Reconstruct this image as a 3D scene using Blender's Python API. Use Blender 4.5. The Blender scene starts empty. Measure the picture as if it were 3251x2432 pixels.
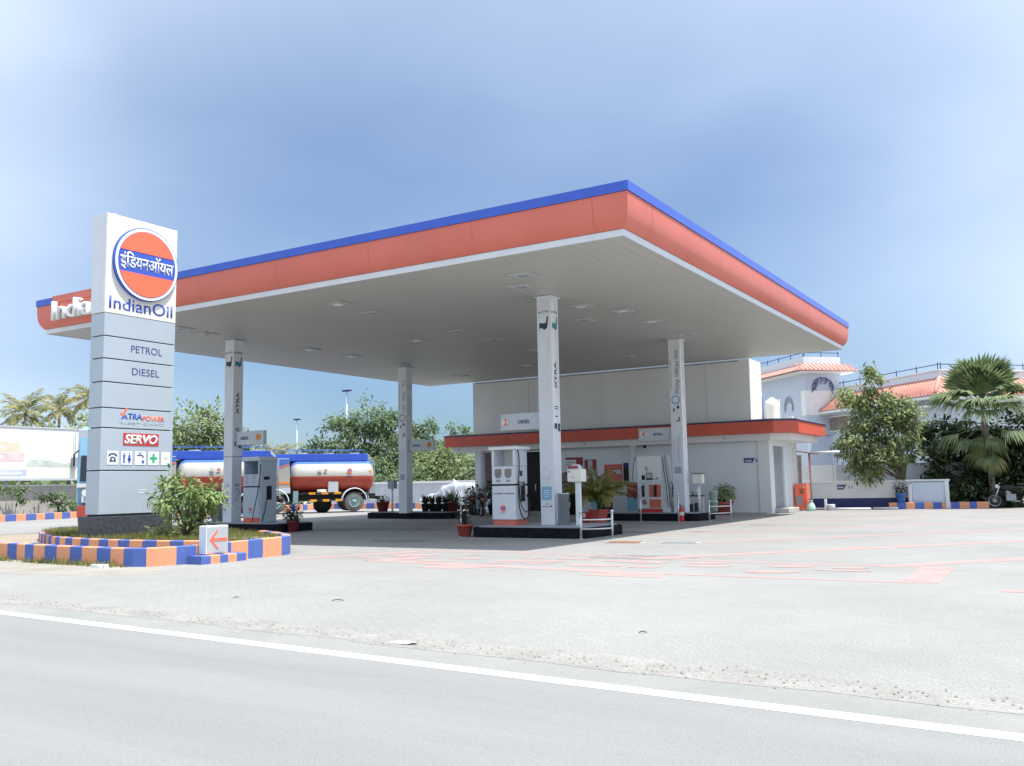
import bpy, bmesh, math, random
from mathutils import Vector, Matrix
rnd = random.Random(7)
SC = bpy.context.scene
COL = SC.collection
PI = math.pi
# ------------------------------------------------------------------ camera
YAW, PITCH, ROLL = 0.551, 0.1103, -0.018
f = Vector((-math.sin(YAW)*math.cos(PITCH), math.cos(YAW)*math.cos(PITCH), math.sin(PITCH)))
r0 = Vector((math.cos(YAW), math.sin(YAW), 0)); u0 = r0.cross(f)
c_, s_ = math.cos(ROLL), math.sin(ROLL)
r1 = r0*c_ + u0*s_; u1 = u0*c_ - r0*s_
cam = bpy.data.cameras.new('camera'); camo = bpy.data.objects.new('camera', cam); COL.objects.link(camo)
camo.matrix_world = Matrix(((r1.x, u1.x, -f.x, 0), (r1.y, u1.y, -f.y, 0), (r1.z, u1.z, -f.z, 1.33), (0, 0, 0, 1)))
cam.sensor_width = 36; cam.lens = 2921.46/3251*36; cam.clip_start = 0.05; cam.clip_end = 3000
SC.camera = camo
# ------------------------------------------------------------------ light
SUN = Vector((0.337, 0.058, 1.0)).normalized()
EL = math.asin(SUN.z); AZ = math.atan2(SUN.x, SUN.y)
W = bpy.data.worlds.new('World'); SC.world = W; W.use_nodes = True
nt = W.node_tree; nt.nodes.clear()
out = nt.nodes.new('ShaderNodeOutputWorld'); bg = nt.nodes.new('ShaderNodeBackground')
sky = nt.nodes.new('ShaderNodeTexSky'); sky.sky_type = 'NISHITA'; sky.sun_disc = False
sky.sun_elevation = EL; sky.sun_rotation = AZ; sky.air_density = 1.0; sky.dust_density = .7; sky.ozone_density = 1.3
tc = nt.nodes.new('ShaderNodeTexCoord'); mp = nt.nodes.new('ShaderNodeMapping'); mp.inputs['Scale'].default_value = (1.6, 1.1, 3.2)
n1 = nt.nodes.new('ShaderNodeTexNoise'); n1.inputs['Scale'].default_value = 1.5; n1.inputs['Detail'].default_value = 4; n1.inputs['Roughness'].default_value = .42
rp = nt.nodes.new('ShaderNodeValToRGB'); rp.color_ramp.elements[0].position = .40; rp.color_ramp.elements[1].position = .85
rp.color_ramp.elements[0].color = (.0, .0, .0, 1); rp.color_ramp.elements[1].color = (.20, .20, .20, 1)
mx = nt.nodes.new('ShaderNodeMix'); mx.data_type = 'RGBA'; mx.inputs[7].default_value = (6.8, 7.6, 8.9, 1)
L = nt.links.new
L(tc.outputs['Generated'], mp.inputs[0]); L(mp.outputs[0], n1.inputs['Vector']); L(n1.outputs['Fac'], rp.inputs[0])
# white veil added overhead to raise the fill light; deeper blue low down
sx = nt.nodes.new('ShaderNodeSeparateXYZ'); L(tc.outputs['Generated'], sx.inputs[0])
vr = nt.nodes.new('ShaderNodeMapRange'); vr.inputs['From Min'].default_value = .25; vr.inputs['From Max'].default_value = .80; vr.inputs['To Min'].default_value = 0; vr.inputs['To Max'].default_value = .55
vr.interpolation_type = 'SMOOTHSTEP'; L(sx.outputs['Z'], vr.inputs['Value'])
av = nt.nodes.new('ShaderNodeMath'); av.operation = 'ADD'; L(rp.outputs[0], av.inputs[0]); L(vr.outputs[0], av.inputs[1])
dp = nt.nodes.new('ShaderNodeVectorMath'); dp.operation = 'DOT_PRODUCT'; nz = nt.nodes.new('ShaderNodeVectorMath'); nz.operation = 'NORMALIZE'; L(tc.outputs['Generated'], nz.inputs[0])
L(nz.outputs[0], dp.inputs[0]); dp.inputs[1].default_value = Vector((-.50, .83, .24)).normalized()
cl = nt.nodes.new('ShaderNodeMapRange'); cl.interpolation_type = 'SMOOTHSTEP'; cl.inputs['From Min'].default_value = .985; cl.inputs['From Max'].default_value = .80; cl.inputs['To Min'].default_value = 0; cl.inputs['To Max'].default_value = .42  # sky whitened away from the view centre, a vignette put into its colour
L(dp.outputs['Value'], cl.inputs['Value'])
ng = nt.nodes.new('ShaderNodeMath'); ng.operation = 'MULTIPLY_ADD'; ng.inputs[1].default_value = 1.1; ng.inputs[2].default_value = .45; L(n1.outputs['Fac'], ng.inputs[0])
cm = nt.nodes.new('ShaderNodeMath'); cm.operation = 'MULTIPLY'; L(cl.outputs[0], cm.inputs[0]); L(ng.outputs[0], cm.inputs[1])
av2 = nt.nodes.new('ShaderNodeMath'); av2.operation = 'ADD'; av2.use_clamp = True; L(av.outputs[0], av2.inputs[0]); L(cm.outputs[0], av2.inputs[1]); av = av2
lo = nt.nodes.new('ShaderNodeMapRange'); lo.inputs['From Min'].default_value = -.02; lo.inputs['From Max'].default_value = .50; lo.inputs['To Min'].default_value = 1; lo.inputs['To Max'].default_value = 0
L(sx.outputs['Z'], lo.inputs['Value'])
md = nt.nodes.new('ShaderNodeMix'); md.data_type = 'RGBA'; md.blend_type = 'MULTIPLY'; md.inputs[7].default_value = (.30, .44, .62, 1)
L(lo.outputs[0], md.inputs[0]); L(sky.outputs[0], md.inputs[6])
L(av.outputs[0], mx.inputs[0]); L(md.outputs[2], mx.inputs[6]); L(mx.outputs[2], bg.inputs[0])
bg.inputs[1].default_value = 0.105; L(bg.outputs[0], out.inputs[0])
sl = bpy.data.lights.new('sun', 'SUN'); sl.energy = 4.0; sl.angle = math.radians(.53); sl.color = (1, .955, .89)
so = bpy.data.objects.new('sun', sl); COL.objects.link(so); so.rotation_euler = (-SUN).to_track_quat('-Z', 'Y').to_euler()
so.location = (0, 0, 60)
VS = SC.view_settings; VS.view_transform = 'Standard'; VS.look = 'None'; VS.gamma = 1; VS.exposure = 0.76
SC.display_settings.display_device = 'sRGB'
SC.cycles.max_bounces = 7; SC.cycles.diffuse_bounces = 4; SC.cycles.transparent_max_bounces = 8

# ------------------------------------------------------------------ materials
def lin(r, g, b):
    def c(x):
        x /= 255.
        return x/12.92 if x <= .04045 else ((x+.055)/1.055)**2.4
    return (c(r), c(g), c(b))
def mat(name, col, rough=.6, metal=0., var=.10, scale=2.5, bump=0., bscale=40., streak=0., spec=.4, trans=0.):
    m = bpy.data.materials.new(name); m.use_nodes = True
    t = m.node_tree; b = t.nodes['Principled BSDF']
    b.inputs['Roughness'].default_value = rough; b.inputs['Metallic'].default_value = metal
    b.inputs['Specular IOR Level'].default_value = spec
    tc = t.nodes.new('ShaderNodeTexCoord'); n = t.nodes.new('ShaderNodeTexNoise')
    n.inputs['Scale'].default_value = scale; n.inputs['Detail'].default_value = 6
    if streak:
        mp = t.nodes.new('ShaderNodeMapping'); mp.inputs['Scale'].default_value = (1, 1, 1-streak)
        t.links.new(tc.outputs['Object'], mp.inputs[0]); t.links.new(mp.outputs[0], n.inputs['Vector'])
    else:
        t.links.new(tc.outputs['Object'], n.inputs['Vector'])
    r = t.nodes.new('ShaderNodeValToRGB')
    r.color_ramp.elements[0].position = .3; r.color_ramp.elements[1].position = .7
    r.color_ramp.elements[0].color = tuple(max(0, c*(1-var)) for c in col)+(1,)
    r.color_ramp.elements[1].color = tuple(min(1, c*(1+var)) for c in col)+(1,)
    t.links.new(n.outputs['Fac'], r.inputs[0]); t.links.new(r.outputs[0], b.inputs['Base Color'])
    if bump:
        n2 = t.nodes.new('ShaderNodeTexNoise'); n2.inputs['Scale'].default_value = bscale; n2.inputs['Detail'].default_value = 4
        bp = t.nodes.new('ShaderNodeBump'); bp.inputs['Strength'].default_value = bump; bp.inputs['Distance'].default_value = .02
        t.links.new(tc.outputs['Object'], n2.inputs['Vector']); t.links.new(n2.outputs['Fac'], bp.inputs['Height'])
        t.links.new(bp.outputs[0], b.inputs['Normal'])
    return m
def leafmat(name, c1, c2, scale=.8):
    m = mat(name, c1, rough=.55, var=.0, spec=.3)
    t = m.node_tree; b = t.nodes['Principled BSDF']
    r = [n for n in t.nodes if n.type == 'VALTORGB'][0]; n = [n for n in t.nodes if n.type == 'TEX_NOISE'][0]
    n.inputs['Scale'].default_value = scale; n.inputs['Detail'].default_value = 8; n.inputs['Roughness'].default_value = .7
    r.color_ramp.elements[0].color = c1+(1,); r.color_ramp.elements[1].color = c2+(1,)
    r.color_ramp.elements[0].position = .36; r.color_ramp.elements[1].position = .64
    tr = t.nodes.new('ShaderNodeBsdfTranslucent'); ad = t.nodes.new('ShaderNodeMixShader'); ad.inputs[0].default_value = .3
    o = [n for n in t.nodes if n.type == 'OUTPUT_MATERIAL'][0]
    t.links.new(r.outputs[0], tr.inputs[0]); t.links.new(b.outputs[0], ad.inputs[1]); t.links.new(tr.outputs[0], ad.inputs[2])
    t.links.new(ad.outputs[0], o.inputs[0])
    return m
M = {}
M['wall'] = mat('white_wall_paint', (.72, .735, .72), .75, var=.05, scale=.6, streak=.6, bump=.08)
M['walll'] = mat('lower_wall_skylit', (.72, .765, .79), .7, var=.05, scale=.6, streak=.6, bump=.08)  # bluer, lighter wall colour with the skylight on it painted in
M['wallb'] = mat('pale_blue_wall_paint', (.50, .57, .66), .75, var=.06, scale=.5, streak=.6)
M['trim'] = mat('pale_grey_trim', (.62, .66, .70), .45, var=.03)
M['white'] = mat('white_paint', (.76, .77, .76), .45, var=.04, scale=3)
M['colw'] = mat('column_white', (.66, .70, .74), .5, var=.07, scale=2.2, streak=.5)
M['orange'] = mat('orange_fascia', (.60, .155, .112), .42, var=.05, scale=.7)
M['orange2'] = mat('red_orange_paint', (.60, .11, .07), .5, var=.08, scale=1)
M['dorange'] = mat('joint_dark_orange', (.52, .13, .09), .6)
M['blue'] = mat('blue_fascia', (.045, .11, .52), .3, var=.06)
M['dblue'] = mat('dark_blue_paint', (.02, .03, .13), .5, var=.15)
M['dark'] = mat('dark_gap', (.012, .013, .016), .7)
M['black'] = mat('black_rubber', (.018, .018, .02), .6, var=.2)
M['isl'] = mat('black_stone_kerb', (.012, .013, .017), .85, var=.4, scale=6, bump=.3, spec=.1)
M['pylon'] = mat('pylon_grey_blue', (.40, .47, .535), .4, var=.03, scale=1.2)
M['cream'] = mat('cream_panel', (.72, .72, .66), .4, var=.03)
M['granite'] = mat('dark_granite', (.055, .06, .075), .35, var=.35, scale=14, bump=.1)
M['logo_or'] = mat('logo_orange', (.92, .17, .09), .4, var=.03)
M['logo_bl'] = mat('logo_blue', (.05, .11, .52), .4, var=.03)
M['logo_wh'] = mat('logo_white', (.80, .84, .84), .4, var=.02)
M['txt'] = mat('sign_text_navy', (.06, .085, .22), .5, var=.05)
M['txtg'] = mat('faded_print', (.33, .37, .42), .6, var=.15)
M['txtd'] = mat('dark_print', (.035, .05, .07), .6, var=.2)
M['teal'] = mat('teal_print', (.05, .22, .30), .6, var=.2)
M['red'] = mat('red_paint', (.55, .04, .04), .45, var=.1)
M['redt'] = mat('tank_red', (.42, .07, .045), .45, var=.12, scale=1.5)
M['bluet'] = mat('tank_blue', (.06, .16, .46), .45, var=.1, scale=1.5)
M['whitet'] = mat('tank_cream', (.40, .395, .365), .45, var=.06, scale=1.5)
M['yellow'] = mat('amber_paint', (.75, .33, .03), .5)
M['steel'] = mat('brushed_steel', (.62, .64, .66), .3, metal=.7, var=.08)
M['grey'] = mat('grey_metal', (.30, .33, .36), .5, var=.1)
M['lgrey'] = mat('light_grey_metal', (.50, .54, .57), .45, var=.06)
M['tyre'] = mat('dusty_tyre', (.16, .155, .15), .85, var=.2, scale=6)
M['rim'] = mat('wheel_rim', (.22, .33, .34), .5, var=.15)
M['chas'] = mat('chassis_black', (.02, .019, .02), .6, var=.3)
M['glass'] = mat('dark_glass', (.02, .025, .03), .08, var=.1, spec=.6)
M['glassr'] = mat('tinted_glass', (.10, .06, .07), .1, var=.3, scale=1.2)
M['pot'] = mat('terracotta_red_pot', (.50, .095, .075), .6, var=.15, scale=5)
M['potd'] = mat('maroon_pot', (.16, .03, .03), .6, var=.2, scale=5)
M['bark'] = mat('bark', (.13, .10, .075), .9, var=.3, scale=6, bump=.5)
M['barkp'] = mat('palm_bark', (.20, .17, .14), .9, var=.3, scale=9, bump=.5)
M['ko'] = mat('kerb_orange', (.78, .29, .12), .7, var=.13, scale=4, bump=.15)
M['kb'] = mat('kerb_blue', (.06, .12, .42), .7, var=.18, scale=4, bump=.15)
M['kt'] = mat('kerb_concrete', (.45, .43, .40), .8, var=.12, scale=4)
M['soil'] = mat('soil', (.30, .26, .20), .95, var=.2, scale=3, bump=.4)
M['tarp'] = mat('silver_tarpaulin', (.55, .58, .62), .42, metal=.25, var=.08)
M['tile'] = mat('clay_tile', (.56, .27, .22), .7, var=.12, scale=3)
M['rust'] = mat('rusty_metal', (.30, .12, .06), .8, var=.3, scale=5)
M['wood'] = mat('brown_louvre', (.24, .20, .18), .7, var=.2)
M['mar'] = mat('maroon_print', (.28, .03, .055), .5, var=.2, scale=3)
M['lblue'] = mat('light_blue_plastic', (.20, .42, .58), .5, var=.1)
M['green'] = mat('pale_green_plastic', (.42, .60, .50), .5, var=.1)
M['gcross'] = mat('green_cross', (.04, .42, .18), .5)
M['lamp'] = mat('light_diffuser', (.85, .86, .84), .3, var=.02)
M['leafA'] = leafmat('leaf_mid_green', (0.073, 0.130, 0.057), (0.248, 0.336, 0.177))
M['leafB'] = leafmat('leaf_yellow_green', (0.123, 0.168, 0.067), (0.403, 0.459, 0.213))
M['leafC'] = leafmat('leaf_deep_green', (0.054, 0.100, 0.036), (0.198, 0.278, 0.100))
M['leafD'] = leafmat('leaf_dark', (0.018, 0.027, 0.014), (0.056, 0.075, 0.037))  # base kept dark to stand in for shade in the right-hand trees
M['leafE'] = leafmat('leaf_shrub', (0.101, 0.177, 0.059), (0.338, 0.439, 0.169), 3.)
M['palmc'] = leafmat('coconut_frond', (0.117, 0.156, 0.058), (0.442, 0.403, 0.169), .5)
M['palmf'] = leafmat('fan_frond', (0.079, 0.131, 0.061), (0.299, 0.369, 0.176), 1.2)
M['whit_o'] = mat('whitened_orange_print', (.76, .62, .48), .6); M['whit_p'] = mat('whitened_pink_print', (.74, .56, .56), .6); M['whit_b'] = mat('whitened_blue_print', (.46, .52, .65), .6); M['whit_g'] = mat('whitened_green_print', (.50, .56, .50), .7, var=.2, scale=3)  # prints paled, whitening towards the frame's edge put into their colours
M['grey_face'] = mat('light_box_face', (.42, .45, .48), .5, var=.05)
M['areca'] = leafmat('areca_frond', (.17, .21, .055), (.38, .33, .11), 2.)
M['grass'] = leafmat('grass_blade', (.10, .12, .03), (.27, .27, .09), 1.5)

def soffit_mat():
    m = mat('soffit_strips', (.48, .48, .455), .5, var=.035, scale=.35)
    t = m.node_tree; b = t.nodes['Principled BSDF']
    tc = [n for n in t.nodes if n.type == 'TEX_COORD'][0]
    w = t.nodes.new('ShaderNodeTexWave'); w.wave_type = 'BANDS'; w.bands_direction = 'X'; w.inputs['Scale'].default_value = 1.05; w.inputs['Distortion'].default_value = 0
    rr = t.nodes.new('ShaderNodeValToRGB'); rr.color_ramp.elements[0].position = .0; rr.color_ramp.elements[1].position = .07
    bp = t.nodes.new('ShaderNodeBump'); bp.inputs['Strength'].default_value = .6; bp.inputs['Distance'].default_value = .01
    t.links.new(tc.outputs['Object'], w.inputs['Vector']); t.links.new(w.outputs['Fac'], rr.inputs[0]); t.links.new(rr.outputs[0], bp.inputs['Height'])
    t.links.new(bp.outputs[0], b.inputs['Normal'])
    src = b.inputs['Base Color'].links[0].from_socket; mu = t.nodes.new('ShaderNodeMix'); mu.data_type = 'RGBA'; mu.blend_type = 'MULTIPLY'; mu.inputs[0].default_value = .08
    t.links.new(src, mu.inputs[6]); t.links.new(rr.outputs[0], mu.inputs[7]); t.links.new(mu.outputs[2], b.inputs['Base Color'])
    return m
M['soffit'] = soffit_mat()

def ground_mat(name, c1, c2, brick=None, patch=.25, fine=60., rough=.9, bump=.25, stretch=1.):
    m = bpy.data.materials.new(name); m.use_nodes = True; t = m.node_tree; b = t.nodes['Principled BSDF']
    b.inputs['Roughness'].default_value = rough; b.inputs['Specular IOR Level'].default_value = .25
    tc = t.nodes.new('ShaderNodeTexCoord'); Lk = t.links.new
    n1 = t.nodes.new('ShaderNodeTexNoise'); n1.inputs['Scale'].default_value = patch; n1.inputs['Detail'].default_value = 8; n1.inputs['Roughness'].default_value = .62
    n2 = t.nodes.new('ShaderNodeTexNoise'); n2.inputs['Scale'].default_value = fine; n2.inputs['Detail'].default_value = 3
    ms = t.nodes.new('ShaderNodeMapping'); ms.inputs['Scale'].default_value = (1/stretch, 1, 1); ms.inputs['Rotation'].default_value = (0, 0, .0485 if stretch > 1 else 0)
    Lk(tc.outputs['Object'], ms.inputs[0]); Lk(ms.outputs[0], n1.inputs['Vector']); Lk(tc.outputs['Object'], n2.inputs['Vector'])
    r = t.nodes.new('ShaderNodeValToRGB'); r.color_ramp.elements[0].position = .33; r.color_ramp.elements[1].position = .68
    r.color_ramp.elements[0].color = c1+(1,); r.color_ramp.elements[1].color = c2+(1,)
    Lk(n1.outputs['Fac'], r.inputs[0])
    mx = t.nodes.new('ShaderNodeMix'); mx.data_type = 'RGBA'; mx.blend_type = 'MULTIPLY'; mx.inputs[0].default_value = 1
    r2 = t.nodes.new('ShaderNodeValToRGB'); r2.color_ramp.elements[0].color = (.78, .78, .78, 1); r2.color_ramp.elements[1].color = (1.1, 1.1, 1.1, 1)
    r2.color_ramp.elements[0].position = .3; r2.color_ramp.elements[1].position = .7
    Lk(n2.outputs['Fac'], r2.inputs[0]); Lk(r.outputs[0], mx.inputs[6]); Lk(r2.outputs[0], mx.inputs[7])
    col = mx.outputs[2]; h = n2.outputs['Fac']
    if brick:
        mp = t.nodes.new('ShaderNodeMapping'); mp.inputs['Rotation'].default_value = (0, 0, math.radians(brick[1]))
        bk = t.nodes.new('ShaderNodeTexBrick'); bk.inputs['Scale'].default_value = 1
        bk.inputs['Brick Width'].default_value = brick[0]; bk.inputs['Row Height'].default_value = brick[0]*.5
        bk.inputs['Mortar Size'].default_value = .008; bk.inputs['Color1'].default_value = (.972, .972, .972, 1); bk.inputs['Color2'].default_value = (1.02, 1.02, 1.02, 1)
        bk.inputs['Mortar'].default_value = (.945, .945, .945, 1)
        Lk(tc.outputs['Object'], mp.inputs[0]); Lk(mp.outputs[0], bk.inputs['Vector'])
        m2 = t.nodes.new('ShaderNodeMix'); m2.data_type = 'RGBA'; m2.blend_type = 'MULTIPLY'; m2.inputs[0].default_value = 1
        Lk(col, m2.inputs[6]); Lk(bk.outputs['Color'], m2.inputs[7]); col = m2.outputs[2]
    Lk(col, b.inputs['Base Color'])
    bp = t.nodes.new('ShaderNodeBump'); bp.inputs['Strength'].default_value = bump; bp.inputs['Distance'].default_value = .01
    Lk(h, bp.inputs['Height']); Lk(bp.outputs[0], b.inputs['Normal'])
    return m
M['paver'] = ground_mat('forecourt_pavers', (.258, .26, .252), (.312, .314, .305), (.24, 41), .3, 45)
M['asphalt'] = ground_mat('worn_asphalt', (.225, .232, .233), (.272, .279, .278), None, .9, 160, .85, .5, 9.)
M['should'] = ground_mat('shoulder_asphalt', (.245, .255, .245), (.30, .305, .29), None, .8, 120, .9, .5)
M['gravel'] = ground_mat('gravel_verge', (.245, .238, .225), (.325, .318, .303), None, 2.2, 30, .95, .9)
M['earth'] = ground_mat('dusty_earth', (.33, .30, .25), (.44, .40, .34), None, .2, 30)
M['dirt'] = ground_mat('sandy_dirt', (.27, .255, .22), (.35, .335, .30), None, 1.0, 40)
def worn(name, col, under, thr=.42, sc=4., soft=.07):
    m = ground_mat(name, col, tuple(c*1.1 for c in col), None, 1., 50)
    t = m.node_tree; b = t.nodes['Principled BSDF']
    src = b.inputs['Base Color'].links[0].from_socket
    n = t.nodes.new('ShaderNodeTexNoise'); n.inputs['Scale'].default_value = sc; n.inputs['Detail'].default_value = 8; n.inputs['Roughness'].default_value = .75
    tc = [x for x in t.nodes if x.type == 'TEX_COORD'][0]; t.links.new(tc.outputs['Object'], n.inputs['Vector'])
    r = t.nodes.new('ShaderNodeValToRGB'); r.color_ramp.elements[0].position = thr-soft; r.color_ramp.elements[1].position = thr+soft
    mx = t.nodes.new('ShaderNodeMix'); mx.data_type = 'RGBA'; mx.inputs[6].default_value = under+(1,)
    t.links.new(n.outputs['Fac'], r.inputs[0]); t.links.new(r.outputs[0], mx.inputs[0]); t.links.new(src, mx.inputs[7]); t.links.new(mx.outputs[2], b.inputs['Base Color'])
    return m
M['ko'] = worn('kerb_orange', (.72, .33, .185), (.42, .36, .31), .335)
M['kb'] = worn('kerb_blue', (.09, .15, .42), (.30, .31, .33), .335)
M['rpaint'] = worn('faded_red_pavers', (.44, .235, .22), (.295, .292, .282), .49, 2.2, .13)
M['stain'] = worn('oil_stain', (.19, .19, .185), (.275, .277, .268), .45)
M['tmark'] = worn('tyre_mark', (.225, .225, .22), (.282, .284, .275), .5)
M['wline'] = worn('white_road_line', (.64, .65, .64), (.33, .34, .34), .33)

# ------------------------------------------------------------------ mesh builder
class B:
    def __init__(s): s.v = []; s.f = []; s.mi = []; s.ms = []; s.cur = 0; s.sm = []
    def m(s, key):
        if key not in s.ms: s.ms.append(key)
        s.cur = s.ms.index(key); return s
    def face(s, pts, smooth=False):
        b = len(s.v); s.v += [tuple(p) for p in pts]; s.f.append(tuple(range(b, b+len(pts)))); s.mi.append(s.cur); s.sm.append(smooth)
    def faces(s, vs, fs, smooth=False):
        b = len(s.v); s.v += [tuple(p) for p in vs]
        for q in fs: s.f.append(tuple(i+b for i in q)); s.mi.append(s.cur); s.sm.append(smooth)
    def box(s, x0, y0, z0, x1, y1, z1, rot=0, piv=None):
        vs = [Vector(p) for p in ((x0, y0, z0), (x1, y0, z0), (x1, y1, z0), (x0, y1, z0), (x0, y0, z1), (x1, y0, z1), (x1, y1, z1), (x0, y1, z1))]
        if rot:
            c = Vector(piv or ((x0+x1)/2, (y0+y1)/2, 0)); R = Matrix.Rotation(rot, 3, 'Z'); vs = [R@(p-c)+c for p in vs]
        s.faces(vs, [(0, 3, 2, 1), (4, 5, 6, 7), (0, 1, 5, 4), (1, 2, 6, 5), (2, 3, 7, 6), (3, 0, 4, 7)]); return s
    def prism(s, poly, z0, z1):
        n = len(poly); vs = [(p[0], p[1], z0) for p in poly]+[(p[0], p[1], z1) for p in poly]
        s.faces(vs, [tuple(range(n-1, -1, -1)), tuple(range(n, 2*n))]+[(i, (i+1) % n, n+(i+1) % n, n+i) for i in range(n)]); return s
    def extrude(s, poly, a, b, dirv):   # poly: 3d points; extruded by vector dirv*(b-a) from dirv*a
        d = Vector(dirv); n = len(poly); vs = [Vector(p)+d*a for p in poly]+[Vector(p)+d*b for p in poly]
        s.faces(vs, [tuple(range(n-1, -1, -1)), tuple(range(n, 2*n))]+[(i, (i+1) % n, n+(i+1) % n, n+i) for i in range(n)]); return s
    def cyl(s, p0, p1, ra, rb=None, n=14, caps=True, smooth=True):
        p0, p1 = Vector(p0), Vector(p1); rb = ra if rb is None else rb
        z = (p1-p0).normalized(); x = z.orthogonal().normalized(); y = z.cross(x)
        vs = [p0+(x*math.cos(2*PI*i/n)+y*math.sin(2*PI*i/n))*ra for i in range(n)]+[p1+(x*math.cos(2*PI*i/n)+y*math.sin(2*PI*i/n))*rb for i in range(n)]
        s.faces(vs, [(i, (i+1) % n, n+(i+1) % n, n+i) for i in range(n)], smooth)
        if caps: s.faces(vs, [tuple(range(n-1, -1, -1)), tuple(range(n, 2*n))])
        return s
    def tube(s, pts, r, n=8):
        pts = [Vector(p) for p in pts]; rr = r if isinstance(r, (list, tuple)) else [r]*len(pts)
        x = None; rings = []
        for i, p in enumerate(pts):
            z = (pts[min(i+1, len(pts)-1)]-pts[max(i-1, 0)]).normalized()
            x = z.orthogonal().normalized() if x is None else (x-z*x.dot(z)).normalized()
            y = z.cross(x); rings.append([p+(x*math.cos(2*PI*k/n)+y*math.sin(2*PI*k/n))*rr[i] for k in range(n)])
        vs = [q for rg in rings for q in rg]
        s.faces(vs, [(i*n+k, i*n+(k+1) % n, (i+1)*n+(k+1) % n, (i+1)*n+k) for i in range(len(pts)-1) for k in range(n)], True)
        s.faces(vs, [tuple(range(n-1, -1, -1)), tuple(range((len(pts)-1)*n, len(pts)*n))]); return s
    def lathe(s, prof, o=(0, 0, 0), n=24, axis='z', smooth=True):
        o = Vector(o); vs = []
        for r, h in prof:
            for k in range(n):
                a = 2*PI*k/n; c, q = r*math.cos(a), r*math.sin(a)
                vs.append(o+(Vector((c, q, h)) if axis == 'z' else Vector((c, h, q)) if axis == 'y' else Vector((h, c, q))))
        s.faces(vs, [(i*n+k, i*n+(k+1) % n, (i+1)*n+(k+1) % n, (i+1)*n+k) for i in range(len(prof)-1) for k in range(n)], smooth); return s
    def sphere(s, c, r, n=12, sz=1):
        s.lathe([(max(1e-4, r*math.sin(PI*i/n)), -r*math.cos(PI*i/n)*sz) for i in range(n+1)], c, n*2); return s
    def leaf(s, p, d, nrm, l, w, bend=.25):
        d = Vector(d).normalized(); t = d.cross(nrm)
        if t.length < 1e-4: t = d.orthogonal()
        t.normalize(); n = t.cross(d); p = Vector(p)
        s.faces([p, p+d*l*.5+t*w*.5-n*l*.02, p+d*l-n*l*bend, p+d*l*.5-t*w*.5-n*l*.02, p+d*l*.5+n*w*.12], [(0, 1, 4), (1, 2, 4), (2, 3, 4), (3, 0, 4)]); return s
    def build(s, name, mt=None, parent=None, bevel=0., smooth=False):
        me = bpy.data.meshes.new(name); me.from_pydata(s.v, [], s.f)
        keys = s.ms if s.ms else [mt]
        for k in keys: me.materials.append(M[k])
        if s.ms: me.polygons.foreach_set('material_index', s.mi)
        me.polygons.foreach_set('use_smooth', [True]*len(s.f) if smooth else s.sm)
        bm = bmesh.new(); bm.from_mesh(me); bmesh.ops.remove_doubles(bm, verts=bm.verts, dist=1e-5)
        if len(bm.faces) < 20000: bmesh.ops.recalc_face_normals(bm, faces=bm.faces)
        bm.to_mesh(me); bm.free(); me.update()
        o = bpy.data.objects.new(name, me); COL.objects.link(o)
        if parent: o.parent = parent
        if bevel:
            bv = o.modifiers.new('bevel', 'BEVEL'); bv.width = bevel; bv.segments = 2; bv.limit_method = 'ANGLE'; bv.angle_limit = math.radians(40)
        return o
def tag(o, label=None, cat=None, group=None, kind=None):
    if label: o['label'] = label
    if cat: o['category'] = cat
    if group: o['group'] = group
    if kind: o['kind'] = kind
    return o
def thing(name, label, cat, loc=(0, 0, 0), rz=0, group=None):
    o = bpy.data.objects.new(name, None); COL.objects.link(o); o.location = loc; o.rotation_euler = (0, 0, rz)
    o.empty_display_size = .3
    return tag(o, label, cat, group)
def dup(root, loc, rz, label, group=None):
    def cp(o, par):
        c = o.copy(); COL.objects.link(c)
        if par: c.parent = par
        for ch in list(o.children): cp(ch, c)
        return c
    c = cp(root, None); c.location = loc; c.rotation_euler = (0, 0, rz); c['label'] = label
    if group: c['group'] = group
    return c
def text(parent, s, origin, ax, up, width=None, height=None, mt='txt', ext=.004, name='lettering', align='l', bold=0., slant=0.):
    """flat or raised lettering as a mesh: origin = lower-left corner, ax = reading direction, up = text up"""
    cu = bpy.data.curves.new(name, 'FONT'); cu.body = s; cu.extrude = 0; cu.offset = bold; cu.resolution_u = 3; cu.shear = slant
    t = bpy.data.objects.new(name, cu); COL.objects.link(t)
    dg = bpy.context.evaluated_depsgraph_get(); me = bpy.data.meshes.new_from_object(t.evaluated_get(dg))
    bpy.data.objects.remove(t); bpy.data.curves.remove(cu)
    if not me.vertices: return None
    xs = [v.co.x for v in me.vertices]; ys = [v.co.y for v in me.vertices]
    x0, x1, y0, y1 = min(xs), max(xs), min(ys), max(ys)
    sx = width/(x1-x0) if width else None; sy = height/(y1-y0) if height else None
    sx = sx or sy; sy = sy or sx
    ax, up = Vector(ax).normalized(), Vector(up).normalized(); nr = ax.cross(up); o = Vector(origin)
    bm = bmesh.new(); bm.from_mesh(me)
    bmesh.ops.dissolve_limit(bm, angle_limit=.01, verts=bm.verts, edges=bm.edges)
    for v in bm.verts:
        q = v.co; v.co = o+ax*((q.x-x0)*sx)+up*((q.y-y0)*sy)
    if ext:
        g = bmesh.ops.extrude_face_region(bm, geom=list(bm.faces))
        for e in g['geom']:
            if isinstance(e, bmesh.types.BMVert): e.co += nr*ext
    bmesh.ops.recalc_face_normals(bm, faces=bm.faces)
    bm.to_mesh(me); bm.free(); me.materials.clear(); me.materials.append(M[mt])
    ob = bpy.data.objects.new(name, me); COL.objects.link(ob)
    if parent: ob.parent = parent
    return ob
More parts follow.
